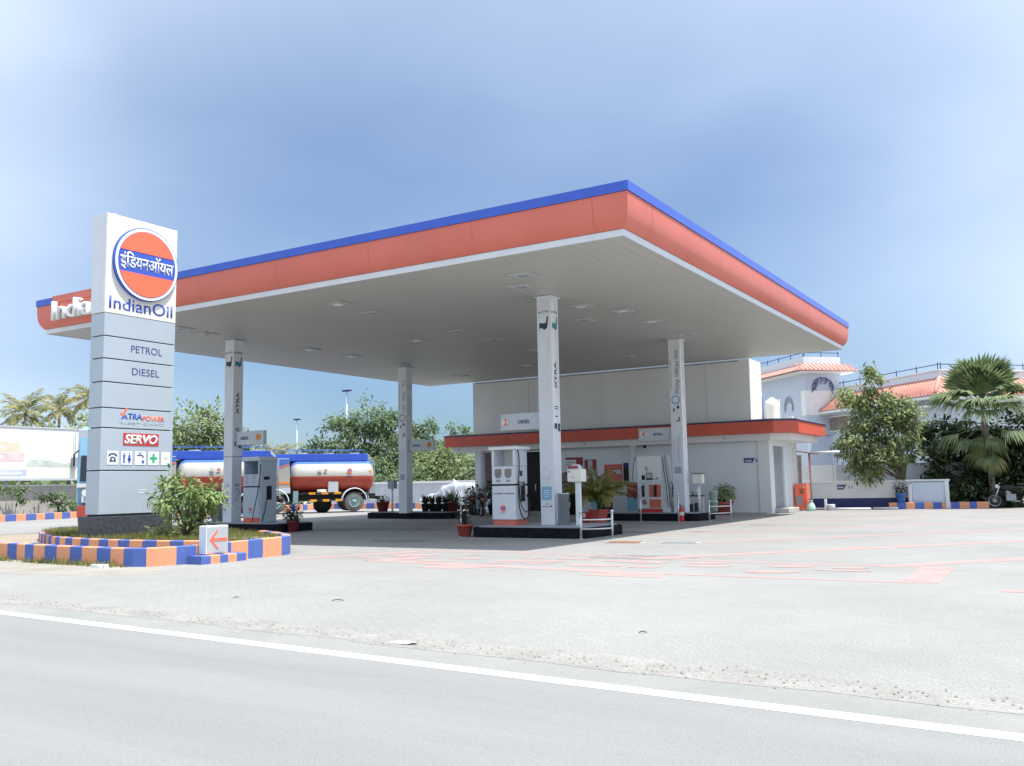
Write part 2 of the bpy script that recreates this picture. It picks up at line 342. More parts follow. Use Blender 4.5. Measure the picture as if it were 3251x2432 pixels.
def sheet(name, pts, z, mt, kind='structure'):
    b = B(); b.face([(p[0], p[1], z) for p in pts]); o = b.build(name, mt); return tag(o, kind=kind)
X3, Y3, Z3 = Vector((1, 0, 0)), Vector((0, 1, 0)), Vector((0, 0, 1))

# ------------------------------------------------------------------ the ground
sheet('ground', [(-900, -900), (900, -900), (900, 900), (-900, 900)], -.02, 'earth')
K = -.0485  # the road runs a little askew of the canopy
def ry(x, y0): return y0+K*x
sheet('forecourt', [(-75, ry(-75, 6.3)), (60, ry(60, 6.3)), (60, 42.6), (-75, 60)], 0, 'paver')
sheet('road', [(-400, ry(-400, 5.42)), (-400, ry(-400, -9)), (400, ry(400, -9)), (400, ry(400, 5.42))], .002, 'asphalt')
sheet('road_shoulder', [(-400, ry(-400, 5.42)), (400, ry(400, 5.42)), (400, ry(400, 6.1)), (-400, ry(-400, 6.1))], .002, 'should')
sheet('road_edge_line', [(-400, ry(-400, 5.40)), (400, ry(400, 5.40)), (400, ry(400, 5.555)), (-400, ry(-400, 5.555))], .0035, 'wline')
def strip(name, xs, lo, hi, z, mt, kind='structure'):
    b = B()
    for i in range(len(xs)-1):
        b.face([(xs[i], lo[i], z), (xs[i+1], lo[i+1], z), (xs[i+1], hi[i+1], z), (xs[i], hi[i], z)])
    return tag(b.build(name, mt), kind=kind)
xs = [-40+i*.35 for i in range(180)]
strip('gravel_verge', xs, [ry(x, 5.98)+rnd.uniform(-.05, .05) for x in xs], [ry(x, 6.42)+rnd.uniform(-.14, .12) for x in xs], .0036, 'gravel')
b = B().m('gravel').m('dirt')
for i in range(700):
    x = -14+rnd.random()**1.0*18; y = ry(x, 6.2)+rnd.gauss(0, .13); r = rnd.uniform(.005, .014)
    b.m(('gravel', 'dirt')[rnd.randrange(2)])
    a = rnd.random()*PI; dx, dy = math.cos(a)*r, math.sin(a)*r
    b.faces([(x+dx, y+dy, .008), (x-dy, y+dx, .008), (x-dx, y-dy, .008), (x+dy, y-dx, .008), (x, y, .008+r*.8)], [(0, 1, 4), (1, 2, 4), (2, 3, 4), (3, 0, 4)])
tag(b.build('loose_gravel'), kind='stuff')
# sandy dirt in front of the planter
pts = []
for i in range(40):
    a = 2*PI*i/40; pts.append((-18.5+5.6*math.cos(a)*(1+rnd.uniform(-.06, .06)), 9.9+1.15*math.sin(a)*(1+rnd.uniform(-.15, .15))))
sheet('sandy_patch', pts, .0015, 'dirt')
# faded red paving lines, running diagonally over the forecourt
b = B()
LZ = [.0018]
def line(p, q, w):
    LZ[0] += .00004; z = LZ[0]; w *= 1.35
    p, q = Vector(p), Vector(q); d = (q-p).normalized(); n = Vector((-d.y, d.x))*w/2
    for k in range(12):
        a0, a1 = p+(q-p)*k/12, p+(q-p)*(k+1)/12
        b.face([(a0.x-n.x, a0.y-n.y, z), (a1.x-n.x, a1.y-n.y, z), (a1.x+n.x, a1.y+n.y, z), (a0.x+n.x, a0.y+n.y, z)])
D2 = Vector((.645, .764))
def dline(x, y, t0, t1, w): line((x+D2.x*t0, y+D2.y*t0), (x+D2.x*t1, y+D2.y*t1), w)
dline(-9.73, 32.5, -2, 12.3, .2); dline(-9.92, 27.36, -1.2, 16, .2); dline(-9.57, 22.11, -.4, 16, .22)
dline(-7.17, 19.61, 0, 16, .24); dline(-6.5, 15.42, -.3, 14, .28); dline(-2.4, 15.35, -.5, 12, .3); dline(1.5, 14.6, 0, 10, .3)
dline(-9.8, 37.2, 0, 6, .18)
line((-12.95, 12.96), (-11.75, 15.3), .24)
line((-12.1, 15.28), (-9.3, 15.95), .16); line((-9.6, 15.75), (-4.3, 15.0), .13); line((-4.3, 15.0), (-2.1, 15.2), .13)
line((-11.2, 13.22), (-5.9, 12.78), .24); line((-5.9, 12.78), (-1.9, 12.85), .14)
line((-1.94, 15.2), (-1.86, 12.85), .34); line((-.9, 12.3), (2.0, 12.2), .16)
for q in ([(-9.48, 12.33), (-8.69, 12.31), (-8.2, 13.0), (-9.35, 13.1)], [(-6.35, 12.15), (-5.1, 12.2), (-5.3, 12.8), (-6.1, 12.75)],
          [(-11.35, 13.15), (-10.85, 13.2), (-10.6, 14.0), (-10.95, 14.0)]):
    LZ[0] += .00004; b.face([(x, y, LZ[0]) for x, y in q])
# broken patches of red blocks between the two cross lines
for k, x0 in enumerate((-11.3, -10.7, -9.9, -8.7, -7.9, -6.9, -6.1, -5.2, -4.1, -3.2)):
    for j in range(3):
        a, c = x0+rnd.uniform(-.2, .25), 13.5+j*.5+rnd.uniform(-.05, .2); w, h = rnd.uniform(.4, .95), rnd.uniform(.2, .5); n = 9
        if rnd.random() < .2: continue
        b.face([(a+math.cos(2*PI*i/n)*w*.5*rnd.uniform(.7, 1.2)+.35*math.sin(2*PI*i/n)*h, c+math.sin(2*PI*i/n)*h*.55*rnd.uniform(.8, 1.15), .0031+.00004*(k*3+j)) for i in range(n)])
tag(b.build('red_paving_lines', 'rpaint'), kind='structure')
# drain covers by the pumps
for i, (x, y, lb) in enumerate(((-8.8, 19.05, 'rusty steel drain cover let into the pavers, the one nearer the potted palm rail'), (-7.6, 19.35, 'dark drain grating let into the pavers, farther from the potted palm rail'))):
    t = thing('drain_cover', lb, 'drain cover', (x, y, 0), .15, 'drain covers in the forecourt')
    B().box(-.42, -.26, .0, .42, .26, .012).build('frame', 'kt', t)
    bb = B()
    for j in range(9): bb.box(-.37+j*.083, -.21, .012, -.31+j*.083, .21, .024)
    bb.build('grating', 'grey' if i else 'rust', t)
b = B(); rs = random.Random(11)
for k in range(34):
    x, y = rs.uniform(-27, -6), rs.choice([rs.uniform(13.5, 20), rs.uniform(23, 30), rs.uniform(17, 30)]); R = rs.uniform(.08, .42) if k % 4 else rs.uniform(.4, .9)
    n = 18; b.face([(x+math.cos(2*PI*i/n)*R*rs.uniform(.7, 1.25)*1.5, y+math.sin(2*PI*i/n)*R*rs.uniform(.7, 1.25), .0007+.00001*k) for i in range(n)])
tag(b.build('oil_stains', 'stain'), kind='structure')
b = B(); 
for k in range(9):
    y0 = rs.choice([17.6, 18.9, 24.8, 26.4, 28.0])+rs.uniform(-.4, .4); x0 = rs.uniform(-26, -12); l = rs.uniform(3, 8); q = rs.uniform(-.02, .05)
    for i in range(14):
        u, v = l*i/14, l*(i+1)/14; w = .1
        b.face([(x0+u, y0+q*u-w, .0014+.00001*k), (x0+v, y0+q*v-w, .0014+.00001*k), (x0+v, y0+q*v+w, .0014+.00001*k), (x0+u, y0+q*u+w, .0014+.00001*k)])
tag(b.build('tyre_marks', 'tmark'), kind='structure')
# twigs and scraps lying about
for i, (x, y, a, l) in enumerate(((-7.6, 8.35, .3, .16), (-3.42, 7.7, .5, .07), (-9.0, 8.05, 1.2, .07))):
    bb = B(); bb.tube([(-l/2, 0, .01), (0, .01, .022), (l/2, -.01, .012)], .005, 6); bb.tube([(0, .01, .02), (l*.25, l*.18, .014)], .005, 6)
    o = bb.build('twig', 'bark'); o.location = (x, y, 0); o.rotation_euler = (0, 0, a)
    tag(o, ('long dry twig lying on the pavers in front of the striped planter', 'short dry twig lying on the pavers near the middle of the apron', 'small dry twig lying near the road shoulder')[i], 'twig', 'twigs on the apron')
bb = B(); bb.face([(-.12, -.05, .006), (.1, -.06, .012), (.13, .05, .02), (-.1, .06, .01)]); bb.face([(.1, -.06, .012), (.16, -.01, .03), (.13, .05, .02)])
o = bb.build('paper_scrap', 'cream'); o.location = (-5.05, 6.35, 0); tag(o, 'pale scrap of paper lying on the road shoulder', 'litter')
bb = B(); bb.box(-.16, -.05, 0, .16, .05, .06); bb.box(.02, -.09, 0, .1, -.05, .04)
o = bb.build('stone_chunk', 'wall'); o.location = (-14.95, 10.25, 0); o.rotation_euler = (0, 0, .2); tag(o, 'white broken stone lying at the foot of the striped kerb', 'stone')

# ------------------------------------------------------------------ canopy
CX0, CX1, CY0, CY1, CZ = -27.65, -7.60, 16.82, 37.06, 6.35
can = thing('forecourt_canopy', 'large flat fuel station canopy with orange curved fascia, blue top edge and four white columns', 'canopy', ((CX0+CX1)/2, (CY0+CY1)/2, 0))
cx, cy = can.location.x, can.location.y
def ring(b, o0, z0, o1, z1, smooth=False):
    def rc(o, z): return [(CX0-o-cx, CY0-o-cy, z), (CX1+o-cx, CY0-o-cy, z), (CX1+o-cx, CY1+o-cy, z), (CX0-o-cx, CY1+o-cy, z)]
    a, c = rc(o0, z0), rc(o1, z1)
    for i in range(4): b.face([a[i], a[(i+1) % 4], c[(i+1) % 4], c[i]], smooth)
b = B(); hx, hy = (CX1-CX0)/2, (CY1-CY0)/2
b.face([(-hx, -hy, CZ), (-hx, hy, CZ), (hx, hy, CZ), (hx, -hy, CZ)])
b.build('soffit', 'soffit', can)
b = B(); ring(b, 0.0, CZ-.006, 0.012, 6.48); ring(b, .012, 6.48, .0, 6.48); ring(b, -.03, CZ-.006, 0, CZ-.006)
b.build('trim', 'trim', can)
PROF = [(.02, 6.485), (.085, 6.55), (.135, 6.64), (.168, 6.74), (.188, 6.86), (.198, 7.0), (.202, 7.205)]
b = B()
for (o0, z0), (o1, z1) in zip(PROF, PROF[1:]):
    n0 = len(b.f); ring(b, o0, z0, o1, z1, True)
fas = b.build('fascia', 'orange', can)
# sharp corners but smooth along the curve
es = fas.modifiers.new('split', 'EDGE_SPLIT'); es.split_angle = math.radians(50)
for fx in (-26.2, -23.2, -20.2, -17.3, -14.2, -11.2, -8.2):
    b = B()
    for (o0, z0), (o1, z1) in zip(PROF, PROF[1:]):
        b.face([(fx-cx-.006, CY0-o0-.003-cy, z0), (fx-cx+.006, CY0-o0-.003-cy, z0), (fx-cx+.006, CY0-o1-.003-cy, z1), (fx-cx-.006, CY0-o1-.003-cy, z1)])
    b.build('panel_joint', 'dorange', can)
for fy in (17.9, 22.3, 26.7, 31.1, 35.5):
    b = B()
    for (o0, z0), (o1, z1) in zip(PROF, PROF[1:]):
        b.face([(CX1+o0+.003-cx, fy-cy-.006, z0), (CX1+o0+.003-cx, fy-cy+.006, z0), (CX1+o1+.003-cx, fy-cy+.006, z1), (CX1+o1+.003-cx, fy-cy-.006, z1)])
    b.build('panel_joint', 'dorange', can)
b = B(); ring(b, .19, 7.205, .226, 7.205); ring(b, .226, 7.205, .226, 7.41); ring(b, .226, 7.41, -.1, 7.41)
b.face([(-hx, -hy, 7.40), (hx, -hy, 7.40), (hx, hy, 7.40), (-hx, hy, 7.40)])
b.build('blue_band', 'blue', can)
b = B(); ring(b, .196, 7.198, .212, 7.204); b.build('shadow_gap', 'dark', can)
# the fascia sign on the left end of the front: raised orange panel and white box letters
b = B(); PX0, PX1 = -26.94-cx, -21.9-cx
for (o0, z0), (o1, z1) in zip(PROF+[(.235, 7.21)], PROF[1:]+[(.235, 7.21), (.235, 7.43)]):
    b.face([(PX0, CY0-o0-.03-cy, z0), (PX1, CY0-o0-.03-cy, z0), (PX1, CY0-o1-.03-cy, z1), (PX0, CY0-o1-.03-cy, z1)])
b.face([(PX0, CY0-.265-cy, 7.43), (PX1, CY0-.265-cy, 7.43), (PX1, CY0-.0-cy, 7.43), (PX0, CY0-.0-cy, 7.43)])
b.build('sign_panel', 'orange', can)
text(can, 'IndianOil', (-26.72-cx, CY0-.3-cy, 6.62), X3, Z3, width=3.75, height=.60, mt='logo_wh', ext=.13, name='sign_letters', bold=.004)
# recessed soffit lights
for lx, ly in [(x, y) for x in (-11.1, -17.0, -23.5) for y in (18.65, 24.3, 26.5, 29.6)]+[(-11.8, 19.75), (-17.1, 20.2), (-23.7, 19.8), (-11.75, 22.95), (-19.2, 25.0), (-12.75, 25.0), (-19.6, 33.2), (-15.1, 33.4), (-23.9, 34.4)]:
    b = B(); b.box(-.30, -.30, CZ-.03, .30, .30, CZ-.002); b.m
    fr = b.build('light_frame', 'soffit', can, .006); fr.location = (lx-cx, ly-cy, 0)
    d = B(); d.box(-.23, -.23, CZ-.036, .23, .23, CZ-.029); d.build('diffuser', 'lgrey', fr)
    d = B(); d.box(-.12, -.1, CZ-.043, .12, .1, CZ-.035); d.build('lamp', 'grey' if (int(lx*10)+int(ly*10)) % 2 else 'lamp', fr)
# columns with their faded prints
COLS = [(-11.95, 21.33), (-24.10, 21.33), (-11.95, 30.59), (-24.10, 30.59)]
for i, (x, y) in enumerate(COLS):
    h = .21; b = B()
    b.box(-h, -h, .24, h, h, CZ-.03); b.box(-h-.06, -h-.06, CZ-.035, h+.06, h+.06, CZ-.008)
    c = b.build('column', 'colw', can, .01); c.location = (x-cx, y-cy, 0)
    if i in (0, 2):   # thin vertical cover plate seam on the right face
        B().box(h, -.21, 2.9, h+.006, -.03, 6.2).build('cover_strip', 'white', c)
    fr, rt = (lambda u, z: (u, -h-.002, z)), (lambda u, z: (h+.008, u, z))
    if i < 2:
        for s, w, zt in (('get XTRA', .30, 5.86),):
            text(c, s, (-.17, -h-.001, zt), X3, Z3, width=.33, height=.09, mt='txtd', ext=.002, name='column_lettering')
            text(c, s, (h+.007, -.19, zt), Y3, Z3, width=.33, height=.09, mt='teal' if i == 0 else 'txtd', ext=.002, name='column_lettering')
        for wh in (0, 1):   # shoe-shaped print
            q = [(-.15, 5.42), (-.13, 5.62), (.02, 5.60), (.07, 5.62), (.10, 5.78), (.14, 5.78), (.12, 5.60), (.10, 5.47), (.02, 5.42), (-.06, 5.48), (-.12, 5.48)]
            bb = B()
            bb.extrude([(u, -h-.001, z) if wh == 0 else (h+.007, u, z) for u, z in q], 0, .003, (0, -1, 0) if wh == 0 else (1, 0, 0))
            bb.build('printed_emblem', 'txtd' if wh == 0 else 'teal', c)
        text(c, 'XTRA', (h+.007, .04, 3.85), (0, 0, 1), (0, -1, 0), width=.72, height=.12, mt='txtd', ext=.002, name='column_lettering', bold=.02)
        text(c, 'XTRA', (.03, -h-.001, 3.8), (0, 0, 1), (-1, 0, 0), width=.7, height=.12, mt='trim', ext=.002, name='column_lettering')
        bb = B()
        for k in range(24): bb.box(.09, -h-.003, 3.75+k*.065, .10, -h, 3.765+k*.065)
        for k in range(24): bb.box(h+.006, .11, 3.75+k*.065, h+.010, .12, 3.765+k*.065)
        bb.build('printed_dots', 'txtg', c)
        bb = B()
        for z in (3.36, 3.3, 3.1): bb.box(h+.006, -.1, z, h+.010, .06, z+.025)
        bb.box(h+.006, -.12, 2.78, h+.010, .0, 2.93); bb.box(h+.006, .06, 2.72, h+.010, .16, 2.93)
        bb.build('printed_bars', 'txtd', c)
    else:
        fs = [('GREASE', .02, 5.62, .32), ('LUBRICANT', .02, 5.0, .56), ('ENGINE', .02, 4.4, .5)] if i == 2 else [('OIL', 0, 5.5, .3), ('GREASE', 0, 4.9, .4), ('LUBE', 0, 4.4, .35)]
        for s, u, z, w in fs:
            text(c, s, (u+.1, -h-.001, z), (.12, 0, 1), (-1, 0, .12), width=w, height=.14 if i == 2 else .1, mt='txtd', ext=.002, name='column_lettering')
            text(c, s, (h+.007, u+.02, z-.1), (0, 0, 1), (0, -1, 0), width=w*.8, height=.07, mt='txtg', ext=.002, name='column_lettering')
        text(c, 'WORLD CLASS OIL OF INDIA', (-.12, -h-.001, 4.55), Z3, (-1, 0, 0), width=1.05, height=.045, mt='txtd', ext=.002, name='column_lettering')
        bb = B(); n = 28
        for k in range(n):
            a0, a1 = 2*PI*k/n, 2*PI*(k+1)/n
            bb.face([(math.cos(a)*r, -h-.003, 4.2+math.sin(a)*r) for a, r in ((a0, .11), (a1, .11), (a1, .165), (a0, .165))])
        bb.build('printed_ring', 'lblue' if i == 2 else 'txtg', c)
        text(c, 'LUBRICANT OIL', (.08, -h-.001, 1.95), Z3, (-1, 0, 0), width=.95, height=.09, mt='txtg', ext=.002, name='column_lettering')
        text(c, 'FAIR PRICE FUEL', (-.1, -h-.001, 1.9), Z3, (-1, 0, 0), width=.9, height=.05, mt='txtg', ext=.002, name='column_lettering')
        bb = B(); bb.box(-.13, -h-.004, 1.62, .12, -h, 1.86); bb.build('paper_notice', 'txtg', c)
        bb = B(); bb.box(-.02, -h-.004, 3.43, .13, -h, 3.46); bb.box(.08, -h-.004, 3.46, .13, -h, 3.58); bb.box(-.1, -h-.004, 3.78, -.05, -h, 3.9); bb.box(.04, -h-.004, 3.88, .12, -h, 3.98); bb.build('printed_bars', 'txtd', c)
    if i == 0:
        bb = B(); bb.box(-.17, -h-.006, .92, .13, -h, 1.27); pn = bb.build('notice', 'lblue', c)
        bb = B()
        for k in range(4): bb.box(-.10, -h-.010, 1.0+k*.055, .06+.03*(k % 2), -h-.006, 1.02+k*.055)
        bb.build('notice_print', 'trim', pn)
        bb = B(); bb.box(-.16, -h-.004, .74, .13, -h, .757); bb.box(.10, -h-.004, .757, .13, -h, .79); bb.box(-.03, -h-.004, .8, .0, -h, .84); bb.build('printed_bars', 'txtd', c)
        bb = B()
        for k in range(34):
            a = rnd.uniform(0, 2*PI); rr = rnd.uniform(.08, .15); x_, z_ = -.02+math.cos(a)*rr, 1.62+math.sin(a)*rr*1.3
            bb.box(x_, -h-.003, z_, x_+rnd.uniform(.01, .035), -h, z_+.012)
        bb.build('torn_sticker', 'txtg', c)
    if i == 1:
        for u0, fc in ((-.1, 0), (-.05, 1)):
            bb = B()
            for k in range(60):
                z_ = rnd.uniform(.95, 1.55); u_ = u0+rnd.uniform(-.05, .15); w_ = rnd.uniform(.02, .07)
                if fc == 0: bb.box(u_, -h-.003, z_, u_+w_, -h, z_+.02)
                else: bb.box(h, u_, z_, h+.003, u_+w_, z_+.02)
            bb.build('torn_sticker', 'txtg', c)
        bb = B(); bb.box(-h-.004, -h-.004, 2.42, h+.004, h+.004, 2.435); bb.build('joint_line', 'dark', c)

# ------------------------------------------------------------------ pump islands
def island(x0, y0, x1, y1, label):
    t = thing('pump_island', label, 'pump island', ((x0+x1)/2, (y0+y1)/2, 0), 0, 'black pump islands under the canopy')
    w, d = (x1-x0)/2, (y1-y0)/2; r = min(d, .35); n = 6
    def rr(w, d, r):
        P = []
        for sx, sy, a0 in ((1, -1, -PI/2), (1, 1, 0), (-1, 1, PI/2), (-1, -1, PI)):
            for k in range(n+1):
                a = a0+PI/2*k/n; P.append((sx*(w-r)+math.cos(a)*r, sy*(d-r)+math.sin(a)*r))
        return P
    B().prism(rr(w, d, r), 0, .25).build('kerb', 'isl', t, .02)
    B().prism(rr(w-.12, d-.12, r*.8), .25, .28).build('top_slab', 'grey', t)
    return t
island(-13.75, 20.05, -10.35, 22.5, 'black stone island with the diesel pump nearest the camera')
island(-25.6, 20.55, -21.2, 22.3, 'black stone island with the grey diesel pump behind the striped planter')
island(-15.0, 30.0, -11.15, 32.0, 'black stone island with the petrol pump in front of the kiosk wall')
island(-26.5, 30.75, -22.1, 32.4, 'black stone island with dark potted plants and no pump in view')

# ------------------------------------------------------------------ number signs on the columns
def psign(cx_, y, side, num, word, label, numc):
    x0 = cx_+side*.21; w, z0, z1 = 1.30, 2.80, 3.25
    t = thing('pump_sign', label, 'sign', (x0, y, z0), 0, 'pump number signs on the columns')
    a, c = (0, w) if side > 0 else (-w, 0)
    n = 8; b = B().m('lgrey')
    # gently bowed box
    P = [(a+(c-a)*k/n, -.07-.035*math.sin(PI*k/n)) for k in range(n+1)]
    poly = P+[(c, .07), (a, .07)]
    b.prism(poly, 0, z1-z0); b.build('case', None, t, .008)
    fx = (lambda u: a+(c-a)*u)
    if side < 0: nu, wu = .10, .45
    else: nu, wu = .80, .22
    bb = B(); bb.cyl((fx(nu)+.035, -.10, .235), (fx(nu)+.035, -.106, .235), .105, n=20); bb.build('number_disc', 'cream' if side < 0 else 'yellow', t)
    text(t, num, (fx(nu), -.107, .145), X3, Z3, height=.18, mt=numc, ext=.004, name='number', bold=.03)
    text(t, word, (fx(wu), -.110, .17), X3, Z3, width=.37, height=.10, mt='txt', ext=.004, bold=.01)
    bb = B(); bb.box(-.035*side-.03 if side > 0 else .0, -.05, -.02, .03 if side > 0 else .03, .05, z1-z0+.02); bb.build('bracket', 'grey', t)
psign(-11.95, 21.33, -1, '2', 'DIESEL', 'white sign reading 2 DIESEL on the nearest canopy column', 'logo_or')
psign(-11.95, 30.59, -1, '4', 'PETROL', 'white sign reading 4 PETROL in front of the red kiosk band', 'logo_or')
psign(-24.10, 21.33, 1, '1', 'DIESEL', 'grey sign reading DIESEL 1 on the column beside the striped planter', 'orange')
psign(-24.10, 30.59, 1, '3', 'PETROL', 'grey sign reading PETROL 3 on the column farthest from the camera', 'orange2')
# ------------------------------------------------------------------ pylon sign
PYX, PY0, PY1 = -18.43, 12.57, 14.47   # right face, near edge, far edge
pyl = thing('pylon_sign', 'tall grey pylon sign with round orange and blue emblem on a dark granite plinth', 'sign', (PYX-.25, (PY0+PY1)/2, 0))
hy = (PY1-PY0)/2
B().box(-.42, -hy-.03, -.1, .27, hy+.03, .80).box(-.24, -hy+.06, .80, .22, hy-.06, .835).build('plinth', 'granite', pyl, .015)
ZB = [.83, 1.81, 2.76, 3.21, 3.79, 4.32, 4.83, 5.36]
for z0, z1 in zip(ZB, ZB[1:]):
    B().box(-.235, -hy, z0+.012, .25, hy, z1-.012).build('panel', 'pylon', pyl, .008)
B().box(-.25, -hy-.005, 5.36, .252, hy+.005, 7.66).build('head_panel', 'cream', pyl, .01)
B().box(-.20, -hy+.05, .835, .20, hy-.05, 7.6).build('core', 'dark', pyl)
bb = B().m('trim'); bb.box(-.253, -hy-.012, 5.37, .23, -hy-.004, 7.655); bb.build('side_cover', None, pyl, .003)
bb = B(); bb.box(-.01, -hy-.02, 5.36, .012, -hy-.012, 6.5); bb.build('cover_rib', 'white', pyl)
B().cyl((0, -hy+.35, 7.66), (0, -hy+.35, 7.75), .03).build('lifting_eye', 'white', pyl)
# round emblem
dz, R = 6.62, .865
dy0 = .06
em = B().m('logo_bl'); ox = .33
em.cyl((.25, dy0, dz), (ox, dy0, dz), R, n=64); em.build('emblem', None, pyl)
emb = [o for o in pyl.children if o.name.startswith('emblem')][0]
bb = B(); bb.cyl((ox, dy0, dz), (ox+.012, dy0, dz), R-.02, n=64); bb.build('rim_ring', 'logo_wh', emb)
bb = B(); bb.cyl((ox+.012, dy0, dz), (ox+.016, dy0, dz), R-.085, n=64); bb.build('inner_line', 'logo_bl', emb)
bb = B(); r = R-.095; hb = .255; a0 = math.asin(hb/r); N = 30
for sg in (1, -1):
    pl = [(ox+.018, dy0+math.cos(a0+(PI-2*a0)*k/N)*r, dz+sg*math.sin(a0+(PI-2*a0)*k/N)*r) for k in range(N+1)]
    bb.extrude(pl, 0, .006, (1, 0, 0))
bb.build('orange_field', 'logo_or', emb)
text(emb, 'इंिडयनऑयल', (ox+.018, dy0-.72, dz-.20), Y3, Z3, width=1.44, height=.42, mt='logo_wh', ext=.01, bold=.012)
text(pyl, 'IndianOil', (.253, -hy+.10, 5.47), Y3, Z3, width=1.70, height=.29, mt='logo_bl', ext=.006, bold=.004)
text(pyl, 'PETROL', (.251, -hy+.70, 4.52), Y3, Z3, width=.84, height=.165, mt='txt', ext=.004)
text(pyl, 'DIESEL', (.251, -hy+.74, 4.0), Y3, Z3, width=.74, height=.165, mt='txt', ext=.004)
text(pyl, 'TRA', (.251, -hy+.66, 2.975), Y3, Z3, width=.38, height=.14, mt='logo_bl', ext=.004, bold=.03)
text(pyl, 'POWER', (.251, -hy+1.05, 2.955), Y3, Z3, width=.60, height=.125, mt='logo_or', ext=.004, bold=.02)
text(pyl, 'FLEET CARD', (.251, -hy+.46, 2.86), Y3, Z3, width=1.18, height=.045, mt='txtg', ext=.003)
tk = B().m('logo_or'); tk.extrude([(.251, -hy+.47, 3.10), (.251, -hy+.54, 3.02), (.251, -hy+.66, 3.24), (.251, -hy+.58, 3.20), (.251, -hy+.54, 3.09), (.251, -hy+.49, 3.13)], 0, .005, (1, 0, 0))
tk.m('logo_bl').extrude([(.251, -hy+.48, 2.975), (.251, -hy+.55, 2.975), (.251, -hy+.58, 3.02), (.251, -hy+.62, 2.975), (.251, -hy+.67, 2.975), (.251, -hy+.60, 3.08)], 0, .004, (1, 0, 0))
tk.build('tick_mark', None, pyl)
B().box(.25, -hy+.56, 2.38, .258, -hy+1.50, 2.66).build('red_badge', 'red', pyl)
text(pyl, 'SERVO', (.259, -hy+.59, 2.41), Y3, Z3, width=.88, height=.22, mt='logo_wh', ext=.004, bold=.04, slant=.2)
# five service pictograms
ic = [-hy+.16+k*.355 for k in range(5)]
for k, y in enumerate(ic):
    w = .29 if k < 4 else .25
    bb = B().m('grey'); bb.box(.25, y-.006, 1.935, .2545, y+w+.006, 2.257); bb.m('logo_wh').box(.25, y, 1.94, .258, y+w, 2.25)
    t = bb.build('pictogram', None, pyl); bb = B(); xx = .258
    def fl(pts, key=None):
        if key: bb.m(key)
        bb.extrude([(xx, y+w*p, 1.94+.31*q) for p, q in pts], 0, .003, (1, 0, 0))
    if k == 0:
        bb.m('txt'); fl([(.2, .2), (.8, .2), (.72, .5), (.62, .58), (.38, .58), (.28, .5)]); fl([(.1, .58), (.28, .62), (.36, .72), (.64, .72), (.72, .62), (.9, .58), (.86, .74), (.65, .84), (.35, .84), (.14, .74)])
        bb.m('logo_wh'); bb.cyl((xx+.003, y+w*.5, 1.94+.31*.38), (xx+.006, y+w*.5, 1.94+.31*.38), .028, n=12)
    elif k == 1:
        bb.m('logo_bl')
        for c in (.27, .73):
            bb.cyl((xx, y+w*c, 1.94+.31*.84), (xx+.003, y+w*c, 1.94+.31*.84), .017, n=10); fl([(c-.11, .74), (c+.11, .74), (c+.07, .45), (c-.07, .45)]) if c < .5 else fl([(c-.07, .74), (c+.07, .74), (c+.15, .3), (c-.15, .3)])
            fl([(c-.08, .45), (c-.01, .45), (c-.02, .12), (c-.09, .12)]); fl([(c+.01, .45), (c+.08, .45), (c+.09, .12), (c+.02, .12)])
        bb.m('txtg'); fl([(.49, .05), (.51, .05), (.51, .95), (.49, .95)])
    elif k == 2:
        bb.m('txt'); fl([(.2, .66), (.62, .66), (.7, .6), (.7, .5), (.8, .5), (.8, .66), (.7, .75), (.2, .75)]); fl([(.42, .75), (.5, .75), (.5, .86), (.42, .86)]); fl([(.3, .86), (.62, .86), (.62, .91), (.3, .91)])
        bb.m('logo_bl'); fl([(.62, .34), (.88, .34), (.82, .1), (.68, .1)])
    elif k == 3:
        bb.m('gcross'); fl([(.4, .15), (.6, .15), (.6, .4), (.85, .4), (.85, .6), (.6, .6), (.6, .85), (.4, .85), (.4, .6), (.15, .6), (.15, .4), (.4, .4)])
    else:
        bb.m('txtg'); fl([(.32, .45), (.42, .45), (.42, .58), (.32, .58)]); fl([(.52, .45), (.66, .45), (.66, .58), (.52, .58)])
    bb.build('pictogram_mark', None, t)
bb = B()
for z in (1.36, 1.30): bb.box(.25, -hy+1.0, z, .253, -hy+1.2, z+.02)
bb.build('scratch_mark', 'white', pyl)

